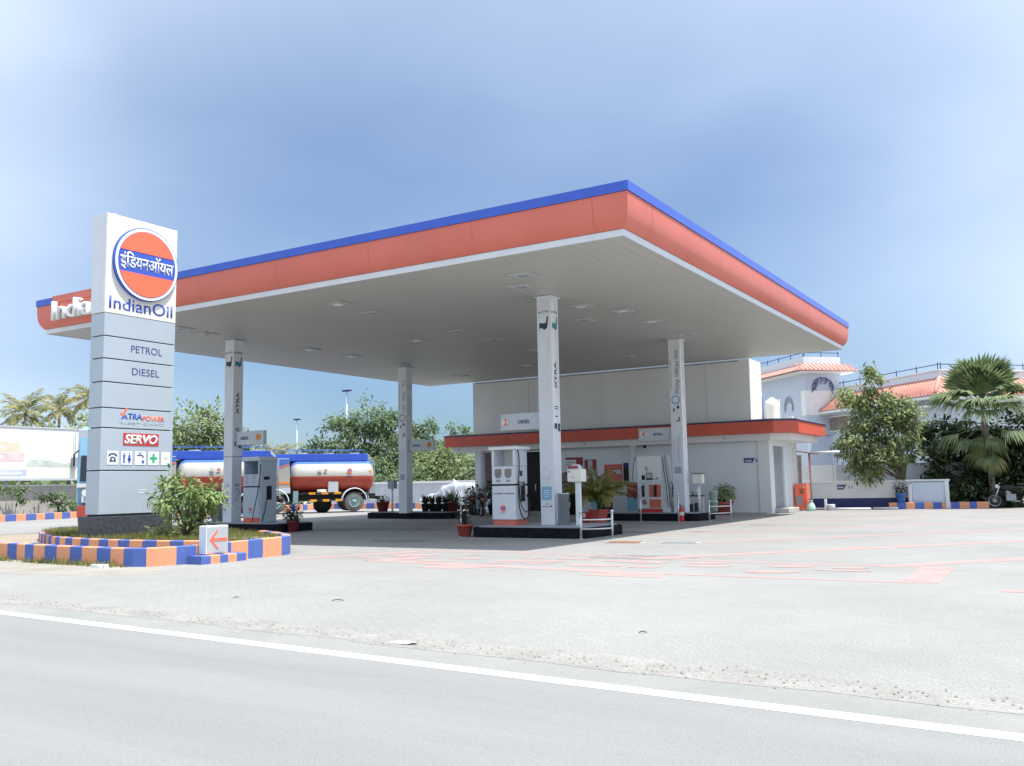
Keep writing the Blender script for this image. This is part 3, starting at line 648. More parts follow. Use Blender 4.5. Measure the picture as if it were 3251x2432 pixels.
# ------------------------------------------------------------------ striped planter kerb (one outer ring, one inner ring round the lawn)
def catmull(P, n=6, closed=False):
    out = []
    N = len(P)
    for i in range(N if closed else N-1):
        p = [Vector(P[(i+k) % N] if closed else P[min(max(i+k, 0), N-1)]) for k in (-1, 0, 1, 2)]
        for j in range(n):
            t = j/n
            out.append(.5*((2*p[1])+(-p[0]+p[2])*t+(2*p[0]-5*p[1]+4*p[2]-p[3])*t*t+(-p[0]+3*p[1]-3*p[2]+p[3])*t**3))
    if not closed: out.append(Vector(P[-1]))
    return out
def kerb(b, path, w, z0, z1, seg, keys=('ko', 'kb'), start=0, cap=.015):
    """striped kerb along a 2-d path, painted in blocks of seg metres"""
    pts = [Vector(p) for p in path]; L_ = [0]
    for a, c in zip(pts, pts[1:]): L_.append(L_[-1]+(c-a).length)
    def at(s):
        s = min(max(s, 0), L_[-1]-1e-6)
        for i in range(len(pts)-1):
            if L_[i+1] > s: return pts[i].lerp(pts[i+1], (s-L_[i])/(L_[i+1]-L_[i]))
        return pts[-1]
    def nrm(s):
        d = at(s+.05)-at(s-.05); d.normalize(); return Vector((-d.y, d.x))
    s = 0; k = start
    while s < L_[-1]-.01:
        sg = seg*rnd.uniform(.85, 1.2); e = min(s+sg, L_[-1])
        if L_[-1]-e < .1: e = L_[-1]
        b.m(keys[k % 2]); m_ = max(1, int((e-s)/.15))
        for j in range(m_):
            u, v = s+(e-s)*j/m_, s+(e-s)*(j+1)/m_
            p, q, n, o = at(u), at(v), nrm(u)*w/2, nrm(v)*w/2
            A = [(p.x-n.x, p.y-n.y), (q.x-o.x, q.y-o.y), (q.x+o.x, q.y+o.y), (p.x+n.x, p.y+n.y)]
            ci = cap
            Bx = [(p.x-n.x*(1-ci*2/w), p.y-n.y*(1-ci*2/w)), (q.x-o.x*(1-ci*2/w), q.y-o.y*(1-ci*2/w)), (q.x+o.x*(1-ci*2/w), q.y+o.y*(1-ci*2/w)), (p.x+n.x*(1-ci*2/w), p.y+n.y*(1-ci*2/w))]
            zz = z1 if not callable(z1) else None
            za, zb = (z1(u/L_[-1]), z1(v/L_[-1])) if callable(z1) else (z1, z1)
            b.face([(*A[0], z0), (*A[1], z0), (*A[1], zb-cap), (*A[0], za-cap)]); b.face([(*A[2], z0), (*A[3], z0), (*A[3], za-cap), (*A[2], zb-cap)])
            b.face([(*A[0], za-cap), (*A[1], zb-cap), (*Bx[1], zb), (*Bx[0], za)]); b.face([(*A[2], zb-cap), (*A[3], za-cap), (*Bx[3], za), (*Bx[2], zb)])
            b.face([(*Bx[0], za), (*Bx[1], zb), (*Bx[2], zb), (*Bx[3], za)])
            if u <= 0: b.face([(*A[0], z0), (*A[3], z0), (*Bx[3], za), (*Bx[0], za)])
            if v >= L_[-1]-.011: b.face([(*A[1], z0), (*A[2], z0), (*Bx[2], zb), (*Bx[1], zb)])
        s = e; k += 1
    return b
outer = catmull([(-26.5, 11.75), (-22.5, 11.25), (-19.0, 10.95), (-17.0, 10.72), (-15.5, 10.64), (-14.55, 10.66), (-14.22, 10.95), (-14.06, 11.7), (-13.98, 12.5), (-13.93, 13.2), (-13.95, 13.65), (-14.22, 14.05), (-14.9, 14.45), (-15.7, 14.75)], 6)
t = thing('planter_kerb', 'low kerb wall painted in orange and blue blocks round the pylon planter, the front one', 'kerb', (-15.5, 10.64, 0), 0, 'striped planter kerbs')
b = kerb(B(), [(p.x+15.5, p.y-10.64) for p in outer], .17, 0, lambda u: .33+.09*max(0, u-.75)/.25*1.0, .40)
b.build('kerb_blocks', None, t)
inner = catmull([(-23.9, 15.6), (-23.6, 14.7), (-22.6, 13.85), (-21.2, 13.1), (-19.7, 12.42), (-18.0, 12.02), (-16.6, 11.95), (-15.4, 12.0), (-14.45, 12.22)], 6)
t2 = thing('planter_kerb', 'inner orange and blue striped kerb edging the lawn behind the front planter kerb', 'kerb', (-16.6, 11.95, 0), 0, 'striped planter kerbs')
kerb(B(), [(p.x+16.6, p.y-11.95) for p in inner], .15, 0, .37, .36).build('kerb_blocks', None, t2)
# earth between the kerbs, and the raised lawn
soil = [(p.x, p.y) for p in outer[:-1]]+[(-16.5, 16.0), (-19.5, 16.6), (-22.5, 16.7), (-26.5, 16.2)]
b = B(); b.face([(x, y, .16) for x, y in soil]); o = b.build('planter_soil', 'soil'); tag(o, kind='structure')
lawn = [(p.x, p.y) for p in inner]+[(-14.03, 12.6), (-14.0, 13.2), (-14.02, 13.62), (-14.28, 13.98), (-14.9, 14.36), (-15.7, 14.68), (-17.0, 15.4), (-19.5, 16.4), (-22.3, 16.5)]
b = B(); b.face([(x, y, .30) for x, y in lawn])
tag(b.build('lawn_bed', 'soil'), kind='structure')
def inside(x, y, P):
    c = False; n = len(P)
    for i in range(n):
        (x0, y0), (x1, y1) = P[i], P[i-1]
        if (y0 > y) != (y1 > y) and x < (x1-x0)*(y-y0)/(y1-y0)+x0: c = not c
    return c
b = B(); cnt = 0
while cnt < 15000:
    x, y = rnd.uniform(-24, -13.7), rnd.uniform(11.9, 16.6)
    if not inside(x, y, lawn): continue
    cnt += 1
    h = rnd.uniform(.05, .17); a = rnd.random()*2*PI; w = .012; dx, dy = math.cos(a), math.sin(a); lx, ly = rnd.gauss(0, .05), rnd.gauss(0, .05)
    b.faces([(x-dx*w, y-dy*w, .295), (x+dx*w, y+dy*w, .295), (x+lx, y+ly, .30+h)], [(0, 1, 2)])
for i in range(700):   # weeds at the foot of the front kerb
    x = rnd.choice([-19.5, -18.8, -17.2, -16.2, -15.2, -20.2])+rnd.gauss(0, .35); y = 10.45+.02*(x+15)**2*.6+rnd.gauss(0, .05)-.02
    h = rnd.uniform(.04, .16); a = rnd.random()*2*PI; dx, dy = math.cos(a)*.012, math.sin(a)*.012
    b.faces([(x-dx, y-dy, 0), (x+dx, y+dy, 0), (x+rnd.gauss(0, .05), y+rnd.gauss(0, .05), h)], [(0, 1, 2)])
tag(b.build('lawn_grass', 'grass'), kind='stuff')
# concrete patch on the lawn
b = B(); b.prism([(-15.2, 13.2), (-14.4, 13.25), (-14.4, 13.75), (-15.1, 13.95)], .30, .35); tag(b.build('concrete_slab', 'kt', None, .01), 'worn concrete slab lying in the lawn behind the arrow sign', 'slab')
# arrow light box on its striped step
t = thing('arrow_sign', 'grey light box with a red arrow pointing left, standing on a striped step', 'sign', (-14.12, 11.86, 0))
kb_ = kerb(B(), [(.32, -.50), (.32, .56)], .36, 0, .15, .20, start=1); kb_.build('step', None, t)
B().box(.14, -.26, .16, .34, .26, .68)  .build('case', 'trim', t, .015)
B().box(.34, -.23, .19, .348, .245, .65).build('face', 'grey_face', t)
b = B(); q = [(-.19, .42), (-.03, .59), (.01, .59), (-.10, .448), (.22, .448), (.22, .392), (-.10, .392), (.03, .25), (-.02, .25)]
b.extrude([(.348, y, z) for y, z in q], 0, .006, (1, 0, 0)); b.build('arrow', 'logo_or', t)
# ------------------------------------------------------------------ fuel dispensers
def emblem(par, c, r, ax, up, nm='emblem'):
    ax, up = Vector(ax), Vector(up); n = ax.cross(up); c = Vector(c); b = B().m('logo_or')
    N = 20; a0 = math.asin(.3)
    for sg in (1, -1):
        b.extrude([c+ax*math.cos(a0+(PI-2*a0)*k/N)*r+up*sg*math.sin(a0+(PI-2*a0)*k/N)*r for k in range(N+1)], 0, .004, n)
    b.m('logo_bl').extrude([c+ax*x*r+up*z*r for x, z in ((-.93, -.22), (.93, -.22), (.93, .22), (-.93, .22))], 0, .004, n)
    return b.build(nm, None, par)
def nozzle(b, x, y, z, ax=(1, 0, 0)):
    a = Vector(ax)
    p = Vector((x, y, z)); b.m('black')
    b.tube([p, p+Vector((0, 0, -.10))+a*.02, p+Vector((0, 0, -.26))+a*.02], [.02, .035, .03], 8)
    b.tube([p+Vector((0, 0, -.05))+a*.02, p+a*.06+Vector((0, 0, .02)), p+a*.05+Vector((0, 0, .10))], [.02, .016, .012], 8)
def disp_white(name, label, loc):
    t = thing(name, label, 'fuel pump', loc, 0, 'fuel pumps on the islands')
    w, d = .68, .62
    B().box(-w/2-.02, -d/2-.01, .15, w/2+.02, d/2, 1.03).build('cabinet', 'colw', t, .012)
    B().box(-w/2, -d/2+.02, 0, w/2, d/2-.02, .15).build('skirt', 'orange', t)
    b = B().m('dark'); b.box(-w/2, -d/2+.005, 1.03, w/2, d/2-.02, 1.075); b.box(-w/2, -d/2-.014, .815, -.02, -d/2-.009, .832); b.box(.03, -d/2-.014, .815, w/2, -d/2-.009, .832); b.build('gap', None, t)
    b = B().m('steel')
    for u in (-.24, .05): b.box(u, -d/2-.016, .84, u+.22, -d/2-.01, .87)
    b.build('name_strip', None, t)
    B().box(-w/2-.02, -d/2-.01, 1.075, w/2+.02, d/2, 1.54).build('display_head', 'colw', t, .012)
    for u in (-.16, .15):
        q = [(-.10, 1.47), (.10, 1.47), (.105, 1.33), (.065, 1.24), (-.065, 1.24), (-.105, 1.33)]
        b = B().m('grey'); b.extrude([(u+x*1.08, -d/2-.011, 1.355+(z-1.355)*1.06) for x, z in q], 0, .004, (0, -1, 0))
        dsp = b.build('display', None, t)
        b = B(); b.extrude([(u+x*.92, -d/2-.016, 1.355+(z-1.355)*.9) for x, z in q], 0, .003, (0, -1, 0)); b.build('display_window', 'wood', dsp)
        b = B(); b.box(u-.065, -d/2-.016, 1.135, u+.065, -d/2-.01, 1.19); b.build('keypad', 'grey', t)
    # open frame above the display with a cream half panel and the overhanging cap
    B().box(-w/2-.02, -d/2-.01, 1.545, -w/2+.05, d/2, 1.97).build('frame_post', 'colw', t, .006)
    B().box(w/2-.045, -d/2-.01, 1.545, w/2+.02, d/2, 1.97).build('frame_post', 'colw', t, .006)
    B().box(-w/2+.05, d/2-.1, 1.56, -.03, d/2-.06, 1.97).build('back_panel', 'cream', t)
    B().box(-.03, d/2-.06, 1.56, w/2-.045, d/2-.05, 1.97).build('tinted_pane', 'glassr', t)
    B().box(-w/2-.10, -d/2-.05, 1.97, w/2+.10, d/2+.05, 2.06).build('cap', 'white', t, .02)
    emblem(t, (-.02, -d/2-.012, .44), .085, X3, Z3)
    text(t, 'IndianOil', (-.10, -d/2-.011, .31), X3, Z3, width=.16, height=.035, mt='txtg', ext=.003)
    # right-hand side: hose and nozzle
    b = B().m('grey'); xs_ = w/2+.022
    b.box(xs_, -.14, .62, xs_+.03, .12, 1.14); b.build('nozzle_boot', None, t, .008)
    b = B(); nozzle(b, xs_+.06, -.02, 1.04, (0, 1, 0)); b.box(xs_+.03, -.08, .62, xs_+.075, .06, 1.02); b.build('nozzle', None, t)
    P = catmull([(xs_+.02, -.22, 2.02), (xs_+.05, -.20, 1.85), (xs_+.06, -.20, 1.55), (xs_+.05, -.24, 1.0), (xs_+.08, -.24, .45), (xs_+.11, -.12, .19), (xs_+.13, .08, .20), (xs_+.13, .2, .50), (xs_+.09, .1, .80)], 6)
    B().tube(P, .016, 8).build('hose', 'black', t)
    P = catmull([(xs_+.05, -.22, 1.2), (xs_+.10, -.22, .6), (xs_+.13, -.08, .36), (xs_+.13, .12, .40), (xs_+.1, .2, .75)], 6)
    B().tube(P, .013, 8).build('hose', 'black', t)
    b = B().m('black'); b.tube([(xs_, -.30, 2.0), (xs_+.05, -.22, 2.05), (xs_+.05, -.20, 1.98)], .02); b.build('hose_swivel', None, t)
    # screws and sticker
    b = B().m('txtd'); b.box(xs_, -.08, 1.28, xs_+.004, .05, 1.42); b.build('sticker', None, t)
    return t
dw = disp_white('fuel_dispenser', 'white diesel pump with two display windows and a coiled black hose beside the nearest column', (-12.98, 20.92, .28))
def disp_grey(label, loc):
    t = thing('fuel_dispenser', label, 'fuel pump', loc, 0, 'fuel pumps on the islands')
    w, d = .74, .72
    B().box(-w/2, -d/2, .15, w/2, d/2, 1.12).build('cabinet', 'pylon', t, .012)
    B().box(-w/2+.02, -d/2+.01, 0, w/2-.02, d/2-.02, .15).build('skirt', 'orange2', t)
    b = B().m('dark'); b.box(-w/2+.05, -d/2+.004, 1.12, w/2-.05, d/2-.02, 1.16); b.build('gap', None, t)
    b = B().m('pylon'); b.box(-w/2, -d/2, 1.16, w/2, d/2, 1.54); b.build('display_head', None, t, .012)
    for u in (-.2, .12):
        b = B().m('grey')
        for k in range(4): b.box(u-.07, -d/2-.006, 1.24+k*.075, u+.07, -d/2, 1.285+k*.075)
        b.build('keypad', None, t)
    B().box(-w/2, -d/2, 1.54, -w/2+.07, d/2, 1.98).build('frame_post', 'pylon', t, .006)
    B().box(w/2-.07, -d/2, 1.54, w/2, d/2, 1.98).build('frame_post', 'pylon', t, .006)
    B().box(-w/2+.07, d/2-.12, 1.54, .14, d/2-.08, 1.96).build('back_panel', 'grey', t)
    B().box(-w/2-.03, -d/2-.04, 1.96, w/2+.03, d/2+.04, 2.10).build('cap', 'lgrey', t, .02)
    b = B().m('trim')
    for k in range(26):
        u = rnd.uniform(-w/2, w/2-.08); z = rnd.uniform(1.98, 2.07); b.box(u, -d/2-.043, z, u+rnd.uniform(.02, .09), -d/2-.039, z+.014)
    b.build('torn_sticker', None, t)
    emblem(t, (-.02, -d/2-.001, .42), .075, X3, Z3)
    text(t, 'IndianOil', (-.10, -d/2-.001, .30), X3, Z3, width=.16, height=.03, mt='txtg', ext=.003)
    x0 = w/2
    B().box(x0, -d/2+.02, .0, x0+.05, d/2-.02, 1.92).build('hose_cabinet', 'pylon', t, .015)
    b = B().m('dark'); b.box(x0+.05, -.1, .72, x0+.06, .12, 1.16); b.box(x0+.05, -.22, 1.36, x0+.06, .02, 1.46); b.build('nozzle_slot', None, t)
    b = B(); nozzle(b, x0+.10, -.02, 1.06, (0, 1, 0)); b.build('nozzle', None, t)
    P = catmull([(x0+.06, -d/2-.01, 1.85), (x0+.05, -d/2-.05, 1.3), (x0-.02, -d/2-.09, .8), (x0-.16, -d/2-.10, .25), (x0-.2, -d/2-.09, .03)], 6)
    B().tube(P, .014, 8).build('hose', 'black', t)
    P = catmull([(x0+.07, -.1, .75), (x0+.10, -.2, .4), (x0+.08, -.3, .03)], 6); B().tube(P, .013, 8).build('hose', 'black', t)
    return t
disp_grey('grey diesel pump with keypads beside the column behind the striped planter', (-22.76, 21.28, .28))
def disp_double(label, loc):
    t = thing('fuel_dispenser', label, 'fuel pump', loc, 0, 'fuel pumps on the islands')
    w, d = .92, .62; f_ = -d/2
    B().box(-w/2, f_, .13, w/2, d/2, 1.05).build('cabinet', 'colw', t, .01)
    B().box(-w/2+.02, f_+.01, 0, w/2-.02, d/2-.02, .13).build('skirt', 'red', t)
    B().box(-w/2, f_, 1.06, w/2, d/2, 1.98).build('display_head', 'wall', t, .015)
    B().box(-w/2-.02, f_-.02, 1.98, w/2+.02, d/2+.02, 2.04).build('cap', 'lgrey', t, .015)
    b = B().m('trim'); b.box(-w/2-.01, f_-.015, 1.05, w/2+.01, f_, 1.12); b.build('ledge', None, t)
    b = B().m('dark'); b.box(-.11, f_-.012, 1.14, .13, f_, 1.37); o = b.build('display', None, t)
    b = B(); b.box(-.09, f_-.016, 1.20, .11, f_-.011, 1.35); b.build('display_window', 'pylon', o)
    b = B(); b.box(-.28, f_-.01, 1.14, -.16, f_, 1.31); b.build('keypad', 'dark', t)
    b = B().m('txtd'); b.box(.16, f_-.006, 1.15, .24, f_, 1.17)
    for k in range(3):
        for j in range(2): b.box(.27+j*.05, f_-.006, 1.15+k*.03, .30+j*.05, f_, 1.17+k*.03)
    for k in range(3): b.box(-.13, f_-.006, 1.48+k*.055, -.13+.09-.01*k, f_, 1.51+k*.055)
    b.box(-.11, f_-.006, 1.40, .10, f_, 1.415); b.build('printed_marks', None, t)
    B().box(-w/2+.03, f_-.012, .17, -.02, f_, 1.0).build('side_panel', 'trim', t)
    q = B().m('orange'); q.box(-.01, f_-.012, .16, w/2-.03, f_, .46); q.box(-.01, f_-.012, .53, w/2-.03, f_, .97); q.build('orange_panel', None, t)
    B().box(-.01, f_-.014, .46, w/2-.03, f_-.001, .53).build('white_strip', 'white', t)
    text(t, 'POWER', (.03, f_-.015, .475), X3, Z3, width=.30, height=.04, mt='txtg', ext=.002)
    for u in (-.24, .22):
        b = B().m('dark'); b.box(u-.05, f_-.02, .55, u+.05, f_-.012, .94); b.build('nozzle_slot', None, t)
        b = B(); nozzle(b, u, f_-.05, .90, (1, 0, 0)); b.build('nozzle', None, t)
    bb = B().m('mar'); bb.cyl((-.2, f_-.012, .36), (-.2, f_-.018, .36), .085, n=20); bb.build('round_sticker', None, t)
    text(t, 'XP', (-.25, f_-.019, .33), X3, Z3, width=.1, height=.06, mt='logo_wh', ext=.002)
    x0 = w/2
    b = B(); b.extrude([(x0, f_+.02, 0), (x0+.26, f_+.02, 0), (x0+.10, f_+.02, 2.0), (x0, f_+.02, 2.0)], 0, d-.06, (0, 1, 0)); b.build('hose_cabinet', 'trim', t, .01)
    for dx, zt in ((.12, 1.95), (.20, 2.0)):
        P = catmull([(x0+dx-.04, f_-.02, zt), (x0+dx, f_-.05, 1.5), (x0+dx+.08, f_-.06, .9), (x0+dx+.12, f_-.06, .35), (x0+dx+.2, f_-.04, .18)], 6)
        B().tube(P, .014, 8).build('hose', 'black', t)
    P = catmull([(-w/2-.08, f_+.05, 1.95), (-w/2-.14, f_, 1.6), (-w/2-.16, f_, .9), (-w/2-.12, f_, .45), (-w/2-.05, f_, .6)], 6)
    B().tube(P, .014, 8).build('hose', 'black', t)
    b = B(); nozzle(b, x0+.40, f_+.1, .98, (-1, 0, 0)); nozzle(b, x0+.36, f_+.2, .8, (-1, 0, 0)); b.build('nozzle', None, t)
    b = B(); b.tube([(-w/2, f_+.1, 1.9), (-w/2-.07, f_+.08, 1.95), (-w/2-.09, f_+.04, 1.86)], .025); b.build('hose_swivel', 'grey', t)
    return t
disp_double('white and orange petrol pump with hoses on both sides in front of the kiosk posters', (-13.02, 30.62, .28))

# ------------------------------------------------------------------ things standing round the pumps
def pot(b, r0, r1, h, hexa=False):
    n = 6 if hexa else 20
    b.lathe([(.001, .0), (r0, 0), (r1, h*.86), (r1*1.08, h*.86), (r1*1.1, h), (r1*.96, h), (r1*.9, h*.88), (.001, h*.88)], n=n, smooth=not hexa)
    return b
def leafy(b, c, rx, rz, n, l, w, droop=.3):
    for i in range(n):
        u = Vector((rnd.gauss(0, 1), rnd.gauss(0, 1), rnd.gauss(0, 1))).normalized(); r = rnd.random()**.5
        p = Vector(c)+Vector((u.x*rx*r, u.y*rx*r, u.z*rz*r)); d = (u+Vector((0, 0, -droop))+Vector((rnd.gauss(0, .4), rnd.gauss(0, .4), rnd.gauss(0, .4))))
        b.leaf(p, d, (u+Vector((0, 0, .8))).normalized(), l*rnd.uniform(.6, 1.2), w*rnd.uniform(.7, 1.2))
def frond(b, base, az, el, L_, nl, ll, lw, droop, stem=.012, skey='leafE', lkey='areca'):
    """an arching pinnate frond"""
    pts = []; p = Vector(base); e = el; N = 10
    for i in range(N+1):
        pts.append(p.copy()); d = Vector((math.cos(az)*math.cos(e), math.sin(az)*math.cos(e), math.sin(e))); p = p+d*L_/N; e -= droop/N*(.5+i/N)
    b.m(skey).tube(pts, [stem*(1-.8*i/N) for i in range(N+1)], 4); b.m(lkey)
    for k in range(nl):
        t = .22+.78*k/nl; i = min(int(t*N), N-1); q = pts[i].lerp(pts[i+1], t*N-i); dr = (pts[i+1]-pts[i]).normalized()
        side = dr.cross(Z3)
        if side.length < .05: side = Vector((-math.sin(az), math.cos(az), 0))
        side.normalize(); up = side.cross(dr)
        sc = math.sin(PI*min(1, .18+t*.8))**.6
        for sg in (1, -1):
            d = side*sg*.8+dr*.75+up*rnd.uniform(-.1, .35)+Vector((0, 0, -rnd.uniform(.05, .45)))
            b.leaf(q, d, up, ll*sc*rnd.uniform(.8, 1.1), lw, .35)
    return b
# potted palm behind the steel rail
t = thing('potted_palm', 'bushy yellowing palm in a red hexagonal pot between the pump islands', 'plant', (-13.85, 27.9, 0), 0, 'potted plants under the canopy')
pot(B(), .26, .36, .47, True).build('pot', 'pot', t)
b = B()
for i in range(40):
    frond(b, (rnd.uniform(-.08, .08), rnd.uniform(-.08, .08), .42), rnd.random()*2*PI, rnd.uniform(.95, 1.52), rnd.uniform(1.35, 1.95), 26, .36, .04, rnd.uniform(1.2, 2.7), .012)
b.build('fronds', None, t)
b = B()
for k in range(5): b.tube([(rnd.uniform(-.1, .1), rnd.uniform(-.1, .1), .4), (rnd.uniform(-.12, .12), rnd.uniform(-.12, .12), 1.0)], .02)
b.build('stems', 'areca', t)
b = B(); b.box(-.10, -.3, .42, .08, -.27, .78); b.build('tag_card', 'lblue', t)
t = thing('fire_bucket', 'red bucket with a white tag beside the potted palm', 'bucket', (-14.15, 27.6, 0))
B().lathe([(.001, 0), (.12, 0), (.17, .38), (.175, .39), (.16, .38), (.14, .3)], n=18).build('body', 'red', t)
b = B(); b.tube([(.165*math.cos(PI*k/10), 0, .38+.02*math.sin(PI*k/10)) for k in range(11)], .006); b.build('handle', 'steel', t)
b = B(); b.box(-.06, -.175, .22, .06, -.165, .36); b.build('tag_card', 'trim', t)
t = thing('potted_bush', 'light green bush in a red pot behind the rail near the white wall', 'plant', (-12.35, 35.9, 0), 0, 'potted plants under the canopy')
pot(B(), .3, .42, .50).build('pot', 'pot', t)
b = B().m('leafB'); leafy(b, (.12, 0, .82), .46, .40, 520, .17, .07); b.build('foliage', None, t)
b = B()
for k in range(5): b.tube([(0, 0, .42), (rnd.uniform(-.1, .3), rnd.uniform(-.2, .2), .9)], .012, 5)
b.build('stems', 'bark', t)
t = thing('potted_bush', 'dark bush in a maroon pot by the grey pump and the lawn', 'plant', (-20.95, 20.98, 0), 0, 'potted plants under the canopy')
pot(B(), .14, .19, .34).build('pot', 'mar', t)
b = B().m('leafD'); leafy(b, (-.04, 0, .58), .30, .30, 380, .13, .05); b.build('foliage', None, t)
t = thing('potted_vine', 'straggly vine in a red pot at the left end of the nearest pump island', 'plant', (-13.95, 20.2, 0), 0, 'potted plants under the canopy')
pot(B(), .15, .21, .32).build('pot', 'pot', t)
b = B().m('leafD'); leafy(b, (-.02, 0, .62), .2, .42, 190, .11, .06); b.m('bark')
for k in range(3): b.tube([(0, 0, .28), (rnd.uniform(-.15, .15), 0, .6), (rnd.uniform(-.25, .1), rnd.uniform(-.1, .1), 1.05)], .008, 5)
b.build('foliage', None, t)
# back island: pots in a row
t = thing('potted_bush', 'low dark plant in a maroon pot on the left end of the farthest island', 'plant', (-26.0, 31.4, .28), 0, 'potted plants under the canopy')
pot(B(), .2, .27, .42).build('pot', 'potd', t)
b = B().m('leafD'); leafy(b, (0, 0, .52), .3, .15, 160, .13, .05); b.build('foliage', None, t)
first = None
for k in range(4):
    lb = ('nearest the white column', 'second from the white column', 'third from the white column', 'fourth from the white column')[k]
    loc = (-23.65+k*.34, 31.35+.03*(k % 2), .28)
    if first is None:
        t = thing('potted_fern', 'fern in a dark pot on the farthest island, '+lb, 'plant', loc, 0, 'row of dark ferns on the farthest island')
        pot(B(), .13, .17, .34).build('pot', 'black', t)
        b = B().m('leafD')
        for i in range(60):
            a = rnd.random()*2*PI; b.leaf((0, 0, .32), (math.cos(a)*.7, math.sin(a)*.7, rnd.uniform(.3, 1.5)), (math.cos(a+.5), math.sin(a), .5), rnd.uniform(.2, .42), .05, .5)
        b.build('foliage', None, t); first = t
    else: dup(first, loc, k*1.3, 'fern in a dark pot on the farthest island, '+lb)
t = thing('potted_spiky_plant', 'spiky leaved plant in a maroon pot at the right end of the farthest island', 'plant', (-22.35, 31.5, .28), 0, 'potted plants under the canopy')
pot(B(), .18, .25, .40).build('pot', 'potd', t)
b = B().m('leafC')
for i in range(70):
    a = rnd.random()*2*PI; b.leaf((0, 0, .36), (math.cos(a), math.sin(a), rnd.uniform(.1, 1.6)), (math.cos(a+.5), math.sin(a), .5), rnd.uniform(.4, .75), .035, .4)
b.build('foliage', None, t)
t = thing('potted_bush', 'dusty plant in a brown pot beside the steel bin behind the shrub', 'plant', (-26.1, 21.45, 0), 0, 'potted plants under the canopy')
pot(B(), .24, .33, .62).build('pot', 'potd', t)
b = B().m('leafC'); leafy(b, (0, 0, .85), .3, .25, 200, .14, .06); b.build('foliage', None, t)
for i, (x, y, h, lb) in enumerate(((-22.95, 35.6, 1.0, 'tall dark bush in a black pot below the kiosk window, right of the motorbikes'), (-24.0, 35.5, .85, 'dark bush in a black pot at the left corner column of the kiosk'), (-19.0, 35.9, .8, 'dark bush in a black pot below the dark kiosk window'))):
    t = thing('potted_bush', lb, 'plant', (x, y, 0), 0, 'potted plants under the canopy')
    pot(B(), .22, .30, .45).build('pot', 'black', t)
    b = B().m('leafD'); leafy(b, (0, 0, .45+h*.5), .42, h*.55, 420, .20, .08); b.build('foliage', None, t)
# boxes on posts
def postbox(label, loc, key='cream', lid='dark', bw=.17, z0=.98, z1=1.32):
    t = thing('post_box', label, 'service box', loc, 0, 'small boxes on posts beside the pumps')
    B().cyl((0, 0, 0), (0, 0, z0), .045, n=12).build('post', 'trim', t)
    B().cyl((0, 0, 0), (0, 0, .015), .1, n=12).build('foot', 'grey', t)
    B().box(-bw, -.12, z0, bw, .12, z1).build('box', key, t, .01)
    B().box(-bw-.03, -.15, z1, bw+.03, .15, z1+.02).build('lid', lid, t)
    return t
postbox('cream box with a dark lid on a white post near the plain white wall', (-11.42, 30.9, .28))
postbox('dark grey box on a post beside the farthest white column', (-25.55, 31.5, .28), 'grey', 'grey')
t = thing('air_pump', 'white tyre air machine on a post with a rounded control box beside the nearest column', 'air machine', (-10.95, 20.95, .28))
B().box(-.065, -.05, 0, .065, .05, 1.12).build('post', 'colw', t, .01)
B().box(-.24, -.14, 1.10, .17, .14, 1.42).build('control_box', 'cream', t, .02)
b = B(); b.lathe([(.15, 0), (.15, .06), (.10, .12), (.001, .13)], (-.05, 0, 1.42), 18); b.build('dome', 'lgrey', t)
b = B().m('mar'); b.box(-.20, -.155, 1.44, .08, -.14, 1.50); b.build('name_plate', None, t)
b = B().m('txtd'); b.extrude([(-.20, -.145, 1.34), (-.14, -.145, 1.34), (-.17, -.145, 1.39)], 0, .004, (0, -1, 0)); b.extrude([(-.10, -.145, 1.2), (-.06, -.145, 1.2), (-.08, -.145, 1.235)], 0, .004, (0, -1, 0)); b.build('triangle_mark', None, t)
b = B(); b.tube([(-.24, -.05, 1.36), (-.30, -.05, 1.36), (-.30, -.05, 1.28)], .02); b.build('coupling', 'black', t)
def bin_(label, loc, h=.82, w=.15):
    t = thing('steel_bin', label, 'bin', loc, 0, 'steel bins on the pump islands')
    B().lathe([(.001, 0), (w, 0), (w, h-.03), (w+.012, h-.03), (w+.012, h), (w-.02, h), (w-.03, h-.1), (.001, h-.1)], n=20).build('body', 'steel', t)
    b = B(); b.tube([(w, 0, h*.5), (w+.035, 0, h*.55), (w+.035, 0, h*.7), (w, 0, h*.75)], .01, 6); b.build('handle', 'grey', t)
    return t
bin_('brushed steel bin right beside the nearest column', (-11.50, 21.15, .28))
bin_('grey steel bin on the island behind the shrub', (-25.15, 21.65, .28), .80, .20)
